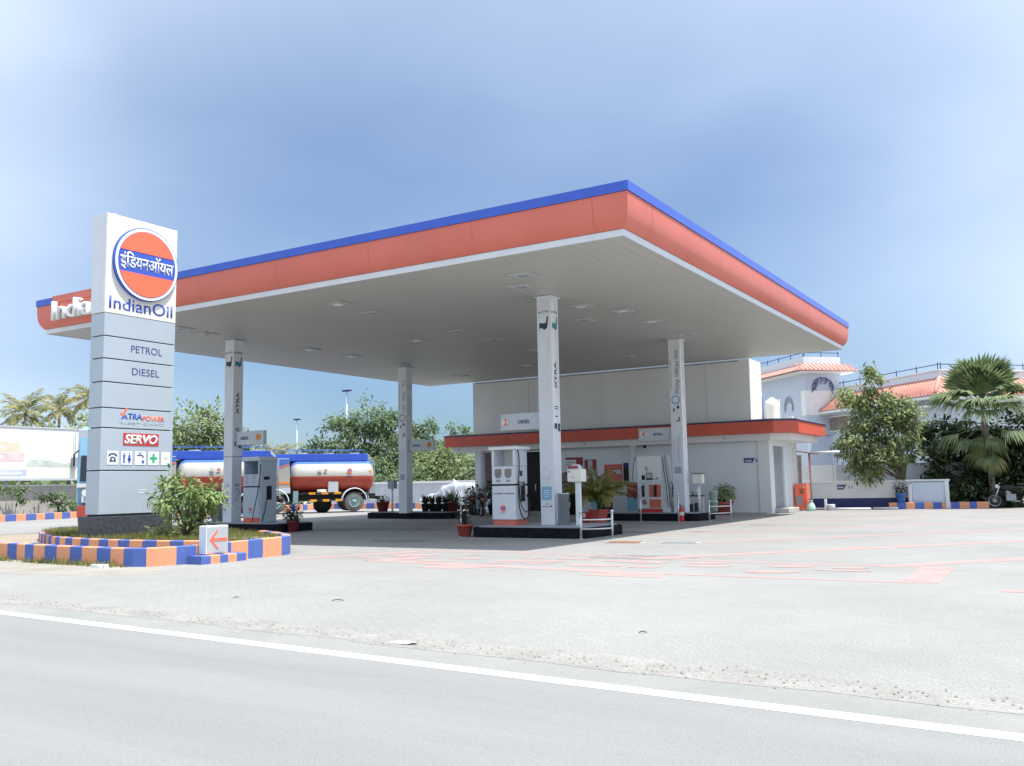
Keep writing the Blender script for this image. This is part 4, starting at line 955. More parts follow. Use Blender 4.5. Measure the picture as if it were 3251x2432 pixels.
# table with bottles
t = thing('plastic_table', 'small white plastic table with a dark top on the petrol island', 'table', (-11.72, 31.2, .28))
B().box(-.30, -.22, .53, .30, .22, .57).build('top', 'dark', t, .01)
for sx in (-1, 1):
    for sy in (-1, 1): B().box(sx*.26-.025, sy*.18-.025, 0, sx*.26+.025, sy*.18+.025, .53).build('leg', 'white', t)
for i, (x, y, h, k_, lb) in enumerate(((-.2, -.05, .22, 'trim', 'clear tall bottle on the left of the small table'), (-.05, .05, .16, 'grey', 'squat grey bottle in the middle of the small table'), (.12, 0, .24, 'white', 'white oil bottle on the right of the small table'))):
    o = B().lathe([(.001, 0), (.04, 0), (.042, h*.65), (.018, h*.8), (.018, h), (.001, h)], n=12).build('bottle', k_); o.location = (-11.72+x, 31.2+y, .85)
    tag(o, lb, 'bottle', 'bottles on the small table')
for i, (x, h) in enumerate(((-.08, .26), (.05, .3))):
    t2 = thing('oil_can', ('dark oil can under the small table, left one', 'dark oil can under the small table, right one')[i], 'can', (-11.72+x*1.5, 31.2, .28), 0, 'oil cans under the small table')
    B().box(-.055, -.08, 0, .055, .08, h).build('body', 'txtd', t2, .012); B().cyl((.02, 0, h), (.02, 0, h+.03), .02, n=10).build('cap', 'red', t2)
# stacked pails
for i, (z, k_, lb) in enumerate(((0, 'green', 'pale green oil pail at the bottom of the stack by the potted bush'), (.36, 'gcross', 'bright green oil pail on top of the paler one by the potted bush'))):
    t = thing('oil_pail', lb, 'pail', (-11.1, 31.45, .28+z-.0), 0, 'stacked oil pails')
    B().lathe([(.001, 0), (.13, 0), (.15, .33), (.155, .33), (.155, .355), (.001, .355)], n=18).build('body', k_ if i == 0 else 'green', t)
    B().cyl((0, 0, .356), (0, 0, .362), .15, n=18).build('lid', 'trim', t)
# fire extinguisher
t = thing('fire_extinguisher', 'red fire extinguisher standing on the ground beside a steel post', 'extinguisher', (-11.55, 29.5, 0))
B().lathe([(.001, 0), (.085, 0), (.09, .02), (.09, .40), (.07, .46), (.03, .49), (.03, .52), (.001, .52)], n=20).build('body', 'red', t)
b = B().m('cream'); b.lathe([(.0915, .22), (.0915, .33)], n=20); b.build('paper_label', None, t)
b = B(); b.tube([(0, 0, .52), (-.02, 0, .56), (-.09, 0, .60)], .012); b.tube([(0, 0, .53), (-.03, 0, .54), (-.09, 0, .545)], .01); b.build('handle', 'black', t)
b = B(); b.tube(catmull([(0, 0, .53), (.09, 0, .52), (.13, 0, .40), (.12, 0, .24), (.11, 0, .16)], 5), .012); b.build('hose', 'black', t)
# steel guard rails and posts
def post(b, x, y, h, r=.028):
    b.cyl((x, y, 0), (x, y, h-.05), r, n=12); b.sphere((x, y, h-.02), r*1.5, 8); b.cyl((x, y, 0), (x, y, .012), r*2.2, n=12)
def rail(label, a, c, h, z1, z2):
    a, c = Vector((*a, 0)), Vector((*c, 0)); mid = (a+c)/2; d = (c-a); n = Vector((d.y, -d.x, 0)).normalized()
    t = thing('guard_rail', label, 'rail', mid, 0, 'steel guard rails')
    for p in (a, c):
        b = B(); q = p-mid; post(b, q.x, q.y, h); b.build('post', 'steel', t)
    for z in (z1, z2):
        b = B(); b.tube([(a-mid).lerp(c-mid, k/10)+n*.14*math.sin(PI*k/10)+Vector((0, 0, z)) for k in range(11)], .02, 10); b.build('bar', 'steel', t)
rail('polished steel guard rail at the right end of the nearest pump island', (-10.38, 19.94), (-9.88, 20.64), .67, .46, .24)
rail('steel guard rail with two bars in front of the bush near the plain white wall', (-10.70, 29.85), (-10.31, 30.9), .68, .49, .26)
for x, y, h, lb in ((-12.82, 29.04, .95, 'steel post standing in front of the white and orange petrol pump'), (-11.54, 29.21, .93, 'steel post standing just left of the fire extinguisher'), (-14.0, 20.1, .90, 'steel post standing left of the nearest pump island'), (-15.2, 30.3, .95, 'steel post behind the potted palm')):
    t = thing('steel_post', lb, 'post', (x, y, 0), 0, 'steel posts round the pumps'); b = B(); b.cyl((0, 0, 0), (0, 0, h-.05), .026, n=12); b.cyl((0, 0, 0), (0, 0, .012), .06, n=12); b.build('tube', 'steel', t)
    b = B(); b.sphere((0, 0, h-.02), .042, 8); b.build('ball_cap', 'steel', t)
# ------------------------------------------------------------------ kiosk building
kio = thing('kiosk_building', 'white station shop with a red orange porch band, door blacked out for its dark inside and plain upper wall', 'building', (-17.9, 39.2, 0))
kx, ky = -17.9, 39.2
def kb(name, x0, y0, z0, x1, y1, z1, key, par=None, bevel=0.):
    return B().box(x0-kx, y0-ky, z0, x1-kx, y1-ky, z1).build(name, key, par or kio, bevel)
b = B().m('wall')
XL, XR, YF, YB = -25.05, -10.72, 37.1, 41.2
def kbx(x0, y0, z0, x1, y1, z1): b.box(x0-kx, y0-ky, z0, x1-kx, y1-ky, z1)
kbx(XL+.001, YF, 3.6, -11.36, 38.75, 6.335)                 # upper block
b.build('upper_wall', None, kio); b = B().m('walll')
kbx(-22.25, YF+.12, 2.92, -20.95, YB-.01, 3.0)        # over the door
kbx(-24.5, YF+.12, 2.95, -22.25, YB-.3, 3.0)
kbx(XL, YF+.1, 0, -24.5, YB-.2, 3.0); kbx(-24.5, YF+.1, 0, -22.25, YF+.3, 1.05); kbx(-20.95, YF, 0, XR, YF+.2, 3.0)
kbx(XR-.2, YF+.2, 0, XR, 37.8, 3.0); kbx(XR-.2, 39.30, 0, XR, YB, 3.0); kbx(XR-.2, 37.8, 2.74, XR, 39.30, 3.0)
kbx(XL, YB-.2, 0, XR-.2, YB, 3.0)
b.build('lower_wall', None, kio)
kb('corner_pier', XR-.42, YF-.06, 0, XR+.05, YF+.3, 2.94, 'wall')
kb('corner_pier', XR-.2, 40.6, 0, XR+.06, YB+.04, 2.94, 'wall')
kb('floor_slab', XL, YF-.6, 0, XR, YF, .06, 'kt')
# porch slab: white beam below, red band with a dark lip
def octo(o): return [(-26.14-o-kx, 36.2-o-ky), (-10.22-kx, 36.2-o-ky), (-9.45+o-kx, 36.72-ky), (-9.45+o-kx, 41.5+o-ky), (-26.14-o-kx, 41.5+o-ky)]
def octr(d): return [(-26.14+d-kx, 36.2+d-ky), (-10.3-d*.5-kx, 36.2+d-ky), (-9.45-d-kx, 36.8+d*.5-ky), (-9.45-d-kx, 41.5-d-ky), (-26.14+d-kx, 41.5-d-ky)]
B().prism(octr(.28), 2.93, 3.20).build('porch_beam', 'wall', kio, .01)
B().prism(octo(0), 3.20, 3.67).build('porch_band', 'orange2', kio)
B().prism(octo(.03), 3.67, 3.72).build('porch_lip', 'dblue', kio)
B().prism(octr(.05), 3.72, 3.76).build('porch_roof', 'kt', kio)
for x in (-24.2, -16.45):
    b = B(); b.cyl((x-kx, 36.55-ky, 0), (x-kx, 36.55-ky, 2.94), .17, n=24); b.build('porch_column', 'colw', kio)
for x in (-25.5, -18.7, -12.3):
    b = B(); b.cyl((x-kx, 36.47-ky, 3.06), (x-kx, 36.44-ky, 3.06), .04, n=10); b.build('spout', 'grey', kio)
# window, door and panes
def window(x0, x1, z0, z1, key, nm='window', mull=0):
    fr = B(); w = .05; y = YF+.12
    for a in ((x0, z0, x1, z0+w), (x0, z1-w, x1, z1), (x0, z0+w, x0+w, z1-w), (x1-w, z0+w, x1, z1-w)): fr.box(a[0]-kx, y-.08-ky, a[1], a[2]-kx, y-ky, a[3])
    for i in range(mull):
        m_ = x0+(x1-x0)*(i+1)/(mull+1); fr.box(m_-.02-kx, y-.07-ky, z0+w, m_+.02-kx, y-ky, z1-w)
    o = fr.build(nm, 'steel', kio)
    B().box(x0+w-kx, y-.03-ky, z0+w, x1-w-kx, y-.02-ky, z1-w).build('pane', key, o)
    return o
window(-24.48, -22.25, 1.06, 2.94, 'glassr', mull=2)
b = B().m('mar'); 
d = window(-22.22, -20.97, .06, 2.9, 'dark', 'door')  # black pane stands in for the unlit interior
B().box(-21.66-kx, YF+.03-ky, 1.05, -21.62-kx, YF+.06-ky, 1.35).build('handle', 'steel', d)
b = B(); b.box(-20.25-kx, YF-.03-ky, .75, -19.66-kx, YF-.001-ky, 1.85); o = b.build('window', 'dark', kio); B().box(-20.2-kx, YF-.036-ky, .8, -19.7-kx, YF-.03-ky, 1.4).build('pane', 'glass', o); B().box(-20.2-kx, YF-.036-ky, 1.44, -19.7-kx, YF-.03-ky, 1.8).build('pane', 'wood', o)
# side door with a roller shutter and step
b = B().m('grey'); b.box(XR-.12-kx, 37.8-ky, .2, XR-.08-kx, 39.30-ky, 2.74)
for k in range(9): b.box(XR-.08-kx, 37.82-ky, 2.05+k*.075, XR-.065-kx, 39.28-ky, 2.10+k*.075)
b.build('side_door', None, kio)
kb('door_step', XR, 37.7, 0, XR+.55, 39.3, .2, 'kt', None, .02)
kb('cable_tray', XL+.2, YF-.02, 6.24, -11.8, YF, 6.29, 'grey')
for x in (-21.6, -18.1, -14.6): kb('plaster_joint', x, YF-.006, 3.77, x+.015, YF, 6.2, 'lgrey')
for x0, x1 in ((-21.9, -21.87), (-13.2, -13.17)): kb('conduit', x0, YF-.03, 3.77, x1, YF, 6.22, 'trim')
kb('drip_line', -20.9, YF-.012, 2.885, XR-.45, YF, 2.905, 'lgrey')
b = B(); b.sphere((-15.95-kx, 36.75-ky, 2.86), .07, 8); b.build('dome_camera', 'dark', kio)
# notices on the wall
def poster(label, x0, x1, z0, z1, key, parts, nm='poster'):
    t = thing(nm, label, 'poster', ((x0+x1)/2, YF-.02, z0), 0, 'notices on the kiosk wall')
    w, h = x1-x0, z1-z0
    B().box(-w/2, -.012, 0, w/2, .018, h).build('board', key, t)
    for i, (u0, v0, u1, v1, k_) in enumerate(parts):
        B().box(-w/2+w*u0, -.016-.0015*i, h*v0, -w/2+w*u1, -.012, h*v1).build('print', k_, t)
    return t
poster('wide maroon and cream notice high on the kiosk wall above the dark window', -20.0, -19.11, 2.05, 2.52, 'cream', [(0, .78, 1, 1, 'mar'), (.62, .3, 1, .8, 'mar'), (.05, .45, .5, .55, 'txtg'), (.05, .25, .5, .33, 'txtg'), (.75, .05, .95, .3, 'txtd')])
poster('dark pink notice with a pale figure shape, second from the left on the kiosk wall', -19.03, -18.45, 1.70, 2.40, 'mar', [(.3, .25, .68, .95, 'lgrey'), (.38, .6, .6, .85, 'pylon'), (.05, .02, .97, .3, 'kt'), (.42, .05, .5, .26, 'txtd')])
poster('orange and red safety notice with a round mark on the kiosk wall', -18.05, -17.19, 1.30, 2.15, 'orange2', [(0, 0, 1, .42, 'orange'), (.1, .48, .4, .75, 'tile'), (.17, .53, .33, .7, 'orange2'), (.5, .5, .95, .72, 'lgrey'), (.54, .53, .64, .62, 'txtd'), (.25, .84, .75, .9, 'tile')])
poster('narrow black hanging banner right of the orange notice', -17.12, -16.83, 1.25, 2.2, 'dark', [(.1, .8, .9, .97, 'dblue'), (.2, .03, .9, .12, 'lgrey')])
t = thing('toilet_sign', 'small navy arrow shaped sign with two figures on the plain white wall', 'sign', (-11.4, YF-.01, 2.0))
b = B(); b.extrude([(-.34, -.008, .06), (.02, -.008, .06), (.12, -.008, .25), (-.34, -.008, .25)], 0, .01, (0, 1, 0)); b.build('board', 'txt', t)
b = B().m('lgrey'); b.box(-.28, -.013, .10, -.02, -.008, .17); b.box(-.02, -.012, 0, .08, -.004, .015); b.build('print', None, t)
for u in (.18, .28):
    b = B(); b.sphere((u, 0, .2), .022, 6); b.box(u-.022, -.012, .07, u+.022, -.004, .17); b.build('figure', 'txt', t)
# stuff against the kiosk front
t = thing('plastic_crate', 'maroon plastic crate stacked on a light blue one behind the potted palm', 'crate', (-15.75, 35.3, .72)); b = B()
b.box(-.32, -.22, 0, .32, .22, .07); b.box(-.32, -.22, .07, -.28, .22, .62); b.box(.28, -.22, .07, .32, .22, .62); b.box(-.28, -.22, .07, .28, -.18, .62); b.box(-.28, .18, .07, .28, .22, .62); b.build('body', 'mar', t, .01)
B().box(-.34, -.235, .5, .34, -.22, .56).build('rim', 'red', t)
t = thing('plastic_crate', 'light blue plastic crate under the maroon one behind the potted palm', 'crate', (-15.75, 35.3, .0)); b = B()
b.box(-.33, -.24, 0, .33, .24, .08); b.box(-.33, -.24, .08, -.29, .24, .72); b.box(.29, -.24, .08, .33, .24, .72); b.box(-.29, -.24, .08, .29, -.2, .72); b.box(-.29, .2, .08, .29, .24, .72); b.build('body', 'lblue', t, .01)
for i, (x, y, r, h, lb) in enumerate(((-16.9, 34.7, .30, 1.0, 'black waste drum on the left behind the potted palm'), (-14.75, 34.9, .34, 1.35, 'tall black waste drum beside the maroon crate behind the petrol pump'))):
    t = thing('waste_drum', lb, 'drum', (x, y, 0), 0, 'black drums by the kiosk'); b = B(); b.lathe([(.001, 0), (r, 0), (r, h*.3), (r*1.04, h*.32), (r, h*.34), (r, h*.66), (r*1.04, h*.68), (r, h*.7), (r, h-.02), (r*1.03, h), (.001, h)], n=20); b.build('body', 'black', t)
    b = B(); b.lathe([(r*1.05, h), (r*.9, h+.09), (.001, h+.1)], n=20); b.build('lid', 'dark', t)
# plastic chair by the door
t = thing('plastic_chair', 'dark plastic chair by the kiosk entrance beside the potted palm', 'chair', (-17.55, 35.4, 0), -.4)
B().box(-.24, -.22, .40, .24, .22, .44).build('seat', 'chas', t, .015)
b = B(); b.box(-.24, .18, .44, .24, .23, .86); b.build('backrest', 'chas', t, .02)
for sx in (-1, 1):
    for sy in (-1, 1): b = B(); b.cyl((sx*.24, sy*.22, 0), (sx*.2, sy*.18, .4), .022, n=8); b.build('leg', 'chas', t)
    b = B(); b.tube([(sx*.25, -.2, .4), (sx*.26, -.2, .62), (sx*.26, .2, .64)], .018, 6); b.build('armrest', 'steel', t)
# water tank on the porch roof
t = thing('water_tank', 'small white ribbed water tank on the porch roof against the upper wall', 'water tank', (-10.98, 38.85, 3.76))
b = B(); b.lathe([(.001, 0), (.29, 0)]+[(.29+(.015 if k % 2 else 0), .05+k*.09) for k in range(9)]+[(.25, .92), (.1, 1.0), (.1, 1.04), (.001, 1.04)], n=22); b.build('body', 'white', t)
b = B(); b.tube([(-.36, -.1, 0), (-.36, -.1, 1.15)], .018); b.build('pipe', 'blue', t); b = B(); b.tube([(.34, -.05, 0), (.34, -.05, .95)], .015); b.build('pipe', 'white', t)
t = thing('rooftop_box', 'small white box on the porch roof edge', 'box', (-9.85, 37.3, 3.76)); B().box(-.13, -.1, 0, .13, .1, .09).build('body', 'white', t, .01)
# ------------------------------------------------------------------ right of the kiosk
t = thing('orange_cabinet', 'orange metal cabinet with rounded corners standing at the kiosk corner', 'cabinet', (-10.40, 40.75, 0), .1)
b = B(); b.box(-.28, -.25, .04, .27, .25, 1.16); b.build('body', 'logo_or', t, .06)
B().box(-.29, -.22, .3, -.282, .2, 1.0).build('side_door', 'red', t); b = B(); b.box(-.2, -.262, .25, .02, -.25, .62); b.build('grey_patch', 'grey', t); b = B(); b.box(-.06, -.262, .72, .1, -.25, .95); b.build('label_print', 'rust', t); b = B(); b.box(.1, -.262, .98, .16, -.25, 1.06); b.build('label_print', 'trim', t)
for x in (-.2, .2): B().box(x-.04, -.2, 0, x+.04, .2, .04).build('foot', 'dark', t)
t = thing('lean_to', 'rusty little sheet roof on an orange post behind the kiosk corner', 'shelter', (-10.2, 41.5, 0))
b = B(); b.extrude([(-.55, -.3, 2.62), (.32, -.3, 2.46), (.32, -.3, 2.42), (-.55, -.3, 2.58)], 0, .7, (0, 1, 0)); b.build('roof', 'rust', t)
B().cyl((.02, 0, 0), (.0, 0, 2.48), .04).build('post', 'tile', t); B().cyl((.3, 0, 2.5), (1.3, .1, 2.52), .05).build('tube', 'white', t); B().cyl((.98, .05, 1.2), (.98, .05, 2.5), .012).build('rod', 'grey', t)
wd = Vector((4.04, .78, 0)).normalized(); 
cw = thing('boundary_wall', 'low white boundary wall with a blue painted base right of the kiosk', 'wall', (-10.7, 42.35, 0), math.atan2(wd.y, wd.x))
B().box(0, 0, .48, 5.9, .2, 1.16).build('wall', 'wall', cw); B().box(0, -.004, 0, 5.9, .2, .48).build('blue_base', 'dblue', cw); B().box(-.05, -.07, 1.16, 5.95, .27, 1.25).build('coping', 'white', cw, .01)
b = B(); b.extrude([(1.40, -.012, .86), (1.66, -.012, .86), (1.80, -.012, 1.08), (1.40, -.012, 1.08)], 0, .01, (0, 1, 0)); o = b.build('direction_mark', 'txt', cw); B().box(1.44, -.016, .93, 1.66, -.012, .99).build('mark_print', 'lgrey', o)
for u in (1.90, 2.02): b = B(); b.box(u-.025, -.012, .9, u+.025, -.001, 1.03); b.build('figure_mark', 'txtg', cw)
tw = thing('terrace_wall', 'white and grey terrace parapet behind the low boundary wall', 'wall', (-11.35, 44.6, 0), math.atan2(.7, 3.5))
B().box(0, 0, 0, 1.55, .15, 2.0).build('white_panel', 'white', tw); B().box(1.55, .02, 0, 9, .13, 2.0).build('grey_panel', 'lgrey', tw); B().box(-.3, .3, 0, 0, .5, 2.5).build('pier', 'wood', tw)
# pipes, bucket and sack on the ground
for i, (x, y, l, a, lb) in enumerate(((-9.1, 41.95, 2.4, .2, 'long white pipe lying along the blue wall base'), (-8.5, 41.5, 1.5, .15, 'shorter white pipe lying on the pavers in front of the longer one'), (-7.3, 42.3, 1.0, .2, 'short white pipe end near the striped kerb'))):
    o = B().cyl((-l/2, 0, .05), (l/2, 0, .05), .045).build('plastic_pipe', 'white'); o.location = (x, y, 0); o.rotation_euler = (0, 0, a); tag(o, lb, 'pipe', 'pipes by the boundary wall')
t = thing('watering_can', 'grey watering can with a tall white spout by the boundary wall', 'can', (-9.3, 41.15, 0)); b = B(); b.lathe([(.001, 0), (.17, 0), (.17, .24), (.15, .26), (.001, .26)], n=18); b.build('body', 'lgrey', t); b = B(); b.box(-.27, -.05, 0, -.17, .05, .48); b.build('spout', 'white', t, .02)
t = thing('cement_sack', 'pale green sack slumped against the orange cabinet', 'sack', (-9.95, 40.35, 0)); b = B(); b.lathe([(.001, 0), (.19, .0), (.2, .12), (.15, .28), (.09, .36), (.05, .40), (.12, .46), (.001, .44)], n=10); b.build('body', 'green', t)
t = thing('white_panel_gate', 'pale blue white sheet metal gate between two posts by the trees', 'gate', (-5.65, 43.0, 0), .07); B().box(-.62, -.02, .18, .62, .02, 1.12).build('panel', 'wallb', t)
for x in (-.72, .72): B().box(x-.08, -.08, 0, x+.08, .08, 1.22 if x > 0 else 1.05).build('post', 'trim', t, .015)
t = thing('planter_kerb', 'orange and blue striped kerb under the dark trees on the right', 'kerb', (-7.2, 42.6, 0), 0, 'striped planter kerbs')
kerb(B(), [(0, 0), (.8, .1), (1.5, .3), (3.75, 1.0)], .22, 0, .28, .34).build('kerb_blocks', None, t)
t = thing('blue_pot', 'blue painted pot on the striped kerb at the foot of the leafy tree', 'pot', (-6.72, 42.72, .26)); pot(B(), .16, .22, .42).build('body', 'bluet', t)
b = B().m('leafD'); leafy(b, (0, 0, .7), .3, .4, 160, .16, .05); b.build('foliage', None, t)

# ------------------------------------------------------------------ the house behind on the right
hs = thing('tiled_house', 'two storey house with red tiled roof skirt, roof rails and a small tower', 'house', (-6.15, 51.6, 0), PI/4)
# local x = receding right, local y = receding left
S_ = 20.
b = B().m('wallb'); b.box(.8, .8, 0, 13, S_, 5.62); b.build('wall', None, hs)
b = B().m('tile'); E0, E1 = 5.62, 6.62
b.face([(0, 0, E0), (0, S_+.8, E0), (1.5, S_+.8, E1), (1.5, 1.5, E1)]); b.face([(0, 0, E0), (1.5, 1.5, E1), (13.8, 1.5, E1), (13.8, 0, E0)])
b.face([(0, 0, E0-.06), (0, S_+.8, E0-.06), (0, S_+.8, E0), (0, 0, E0)]); b.face([(0, 0, E0-.06), (0, 0, E0), (13.8, 0, E0), (13.8, 0, E0-.06)])
rf = b.build('roof', None, hs)
b = B().m('tile')
for k in range(70):   # tile ribs down the slope
    y = .35+k*.29; b.tube([(.0, y, E0+.02), (min(1.5, y), y, E0+.02+min(1.5, y)*.667)], .035, 5)
for k in range(46):
    x = .35+k*.29; b.tube([(x, .0, E0+.02), (x, min(1.5, x), E0+.02+min(1.5, x)*.667)], .035, 5)
b.tube([(0, 0, E0+.03), (1.5, 1.5, E1+.04)], .09, 8); b.build('tile_ribs', None, rf)
B().box(.05, .05, E0-.22, 13.7, S_+.7, E0-.065).build('eave_slab', 'white', hs)
B().box(1.5, 1.5, E1-.2, 13, S_, 7.02).build('parapet', 'trim', hs); B().box(1.44, 1.44, 7.02, 13.06, S_+.06, 7.08).build('coping', 'white', hs)
b = B(); pts = [(1.6, S_-.1, 7.38), (1.6, 1.6, 7.38), (12.9, 1.6, 7.38)]; b.tube(pts, .025, 6)
for k in range(11): b.cyl((1.6, 1.7+k*1.75, 7.08), (1.6, 1.7+k*1.75, 7.5), .025, n=6)
for k in range(7): b.cyl((1.7+k*1.75, 1.6, 7.08), (1.7+k*1.75, 1.6, 7.5), .025, n=6)
b.build('roof_rail', 'dblue', hs)
w = B().m('white'); w.box(.72, 8.85, 4.28, .81, 11.05, 4.34); w.box(.72, 8.85, 5.17, .81, 11.05, 5.23); w.box(.74, 8.85, 4.34, .80, 8.93, 5.17); w.box(.74, 10.97, 4.34, .80, 11.05, 5.17)
w = w.build('window', None, hs); b = B().m('wood')
for k in range(12): b.box(.76, 8.95+k*.168, 4.35, .79, 8.95+k*.168+.14, 5.16)
b.build('louvres', None, w)
B().box(.2, 10.9, 4.0, .8, 13.4, 4.12).build('window_ledge', 'white', hs); B().box(.2, 1.0, 5.0, .8, 4.4, 5.1).build('window_ledge', 'white', hs)
w = B().m('glass'); w.box(.76, 3.0, 1.2, .80, 4.6, 2.6); w.build('window', None, hs)
# tower
TX, TY = -.86, 10.9
tb = B().m('wallb'); tb.box(TX, TY, 0, TX+2.6, TY+7, 8.15); tw_ = tb.build('tower', None, hs)
B().box(TX-.012, TY-.012, 5.35, TX+2.5, TY+.5, 6.9).build('white_band', 'white', tw_)
b = B().m('tile'); q = [(TX-.75, TY-.75), (TX+3.3, TY-.75), (TX+3.3, TY+8), (TX-.75, TY+8)]; q2 = [(TX, TY), (TX+2.6, TY), (TX+2.6, TY+7), (TX, TY+7)]
for i in range(4): j = (i+1) % 4; b.face([(*q[i], 8.15), (*q[j], 8.15), (*q2[j], 8.62), (*q2[i], 8.62)]); b.face([(*q[i], 8.09), (*q[j], 8.09), (*q[j], 8.15), (*q[i], 8.15)])
for k in range(14): b.tube([(TX-.6+k*.29, TY-.75, 8.17), (TX-.6+k*.29+.0, TY-.02, 8.62)], .04, 5)
b.build('tower_roof', None, tw_)
B().box(TX-.6, TY-.6, 7.98, TX+3.15, TY+7.9, 8.085).build('tower_eave', 'white', tw_); B().box(TX, TY, 8.55, TX+2.6, TY+7, 9.05).build('tower_parapet', 'trim', tw_)
b = B(); b.tube([(TX+.05, TY+6.9, 9.32), (TX+.05, TY+.05, 9.32), (TX+2.55, TY+.05, 9.32)], .025, 6)
for k in range(5): b.cyl((TX+.05, TY+.1+k*1.5, 9.05), (TX+.05, TY+.1+k*1.5, 9.42), .025, n=6)
for k in range(3): b.cyl((TX+.1+k*1.2, TY+.05, 9.05), (TX+.1+k*1.2, TY+.05, 9.42), .025, n=6)
b.build('tower_rail', 'dblue', tw_)
def mural(par, fx, cu, cz, rx, rz, key):   # loose line drawing, arcs only
    b = B(); N = 26
    for j in range(5):
        k0 = rnd.uniform(.72, 1.05); P = []
        for k in range(N+1):
            a = -.35+(PI+.7)*k/N; kk = k0*(1+.05*math.sin(k*1.7+j)); P.append(fx(cu+math.cos(a)*rx*kk, cz+math.sin(a)*rz*kk))
        b.tube(P, .013, 4)
    for j in range(22):
        a = rnd.uniform(-.3, PI+.3); u, z = cu+math.cos(a)*rx*.85, cz+math.sin(a)*rz*.85; b.tube([fx(u, z), fx(u+rnd.uniform(-.12, .12), z-.12), fx(u+rnd.uniform(-.2, .2), z-.28)], .012, 4)
    return b.build('wall_drawing', key, par)
mural(tw_, lambda u, z: (TX-.03, TY+u, z), 2.0, 5.95, .55, .75, 'txtg')
mural(tw_, lambda u, z: (TX+u, TY-.04, z), 1.25, 7.1, .75, .62, 'txt')

# ------------------------------------------------------------------ left background: hoarding, walls, kerbs
t = thing('roadside_hoarding', 'long white and cream hoarding with orange and pink strips at the left edge', 'hoarding', (-48.3, 22.0, 0), PI/2)
B().box(-6, -.12, 2.10, 11.2, .12, 4.86).build('panel', 'white', t, .02); B().box(-6, .121-.25, 2.14, 11.15, -.121, 2.75).build('cream_band', 'cream', t)
B().box(-6.03, -.16, 4.86, 11.25, .16, 4.93).build('top_rail', 'lgrey', t); B().box(-6.03, -.16, 2.03, 11.25, .16, 2.10).build('bottom_rail', 'lgrey', t)
B().box(0, -.128, 3.55, 6.1, -.121, 4.05).build('orange_strip', 'whit_o', t); B().box(0, -.128, 3.05, 6.35, -.121, 3.5).build('pink_strip', 'whit_p', t); B().box(0, -.134, 2.28, 6.5, -.129, 2.6).build('text_panel', 'whit_b', t)
b = B()
for k in range(4): b.box(.2, -.138, 2.32+k*.065, 6.3-.25*(k == 0)-.5*(k == 3), -.134, 2.355+k*.065)
b.build('text_lines', 'logo_wh', t)
b = B()
for z in (3.72, 3.2): b.box(1.2, -.133, z, 5.2, -.128, z+.14)
b.build('text_lines', 'logo_wh', t)
b = B().m('whit_g')
P = [(6.5, 2.76)]+[(6.5+k*.22, 2.95+.18*abs(math.sin(k*1.3))+.12*math.sin(k*.45)) for k in range(22)]+[(11.1, 2.76)]
b.extrude([(x, -.121, z) for x, z in P], 0, .006, (0, -1, 0)); b.build('printed_trees', 'txtg', t)
for x in (-4, 1, 5.5, 10.2): B().box(x-.08, -.05, 1.8, x+.08, .1, 4.8).build('post', 'grey', t)
b = B(); b.tube([(9.2, -.25, 4.9), (9.2, -.25, 3.3)], .02, 6); b.box(9.05, -.35, 2.75, 9.35, -.15, 3.3); b.build('hanging_lamp', 'grey', t)
t = thing('boundary_wall', 'pale grey wall below the hoarding with a faint round mark', 'wall', (-48.6, 25, 0)); B().box(-.1, -12, 0, .1, 8.2, 1.72).build('wall', 'kt', t); B().box(-.16, -12, 1.72, .16, 8.25, 1.80).build('coping', 'wall', t)
t = thing('planter_kerb', 'far orange and blue striped kerb in front of the hoarding at left', 'kerb', (-44.4, 24, 0), 0, 'striped planter kerbs')
kerb(B(), [(1.2, -7), (0, 0), (-1.0, 5), (-2.5, 9.5)], .3, 0, .33, .55).build('kerb_blocks', None, t)
t = thing('planter_kerb', 'orange and blue striped kerb on the far side of the parked tanker', 'kerb', (-41.5, 46, 0), 0, 'striped planter kerbs')
kerb(B(), [(1.4, -14), (.7, -6), (0, -1.5), (2.0, -1.0), (14, -.4)], .3, 0, .36, .55).build('kerb_blocks', None, t)
t = thing('boundary_wall', 'long grey boundary wall with white coping behind the tanker and covered car', 'wall', (-34, 47.2, 0), .03)
B().box(-11, 0, 0, 9, .2, 1.52).build('wall', 'lgrey', t); B().box(-11.05, -.06, 1.52, 9.05, .26, 1.66).build('coping', 'white', t, .01); B().box(-11, -.12, .0, 9, -.001, .22).build('plinth_step', 'kt', t)
for i, (x, y, z, lb) in enumerate(((-66.9, 67.4, 8.3, 'thin white lamp post standing far behind the second tanker cab'), (-50.0, 55.9, 9.15, 'tall grey lamp post rising in front of the big leafy tree'))):
    t = thing('lamp_post', lb, 'lamp post', (x, y, 0), 0, 'lamp posts behind the tankers')
    b = B(); b.tube([(0, 0, 0), (0, 0, z*.6), (0, 0, z-.1)], [.13, .10, .06], 10); b.build('pole', 'lgrey', t); b = B(); b.box(-.42, -.12, z-.1, .42, .12, z+.04); b.build('lamp_head', 'dblue', t, .03)
    b = B(); b.cyl((0, 0, 0), (0, 0, .3), .2); b.build('foot', 'kt', t)
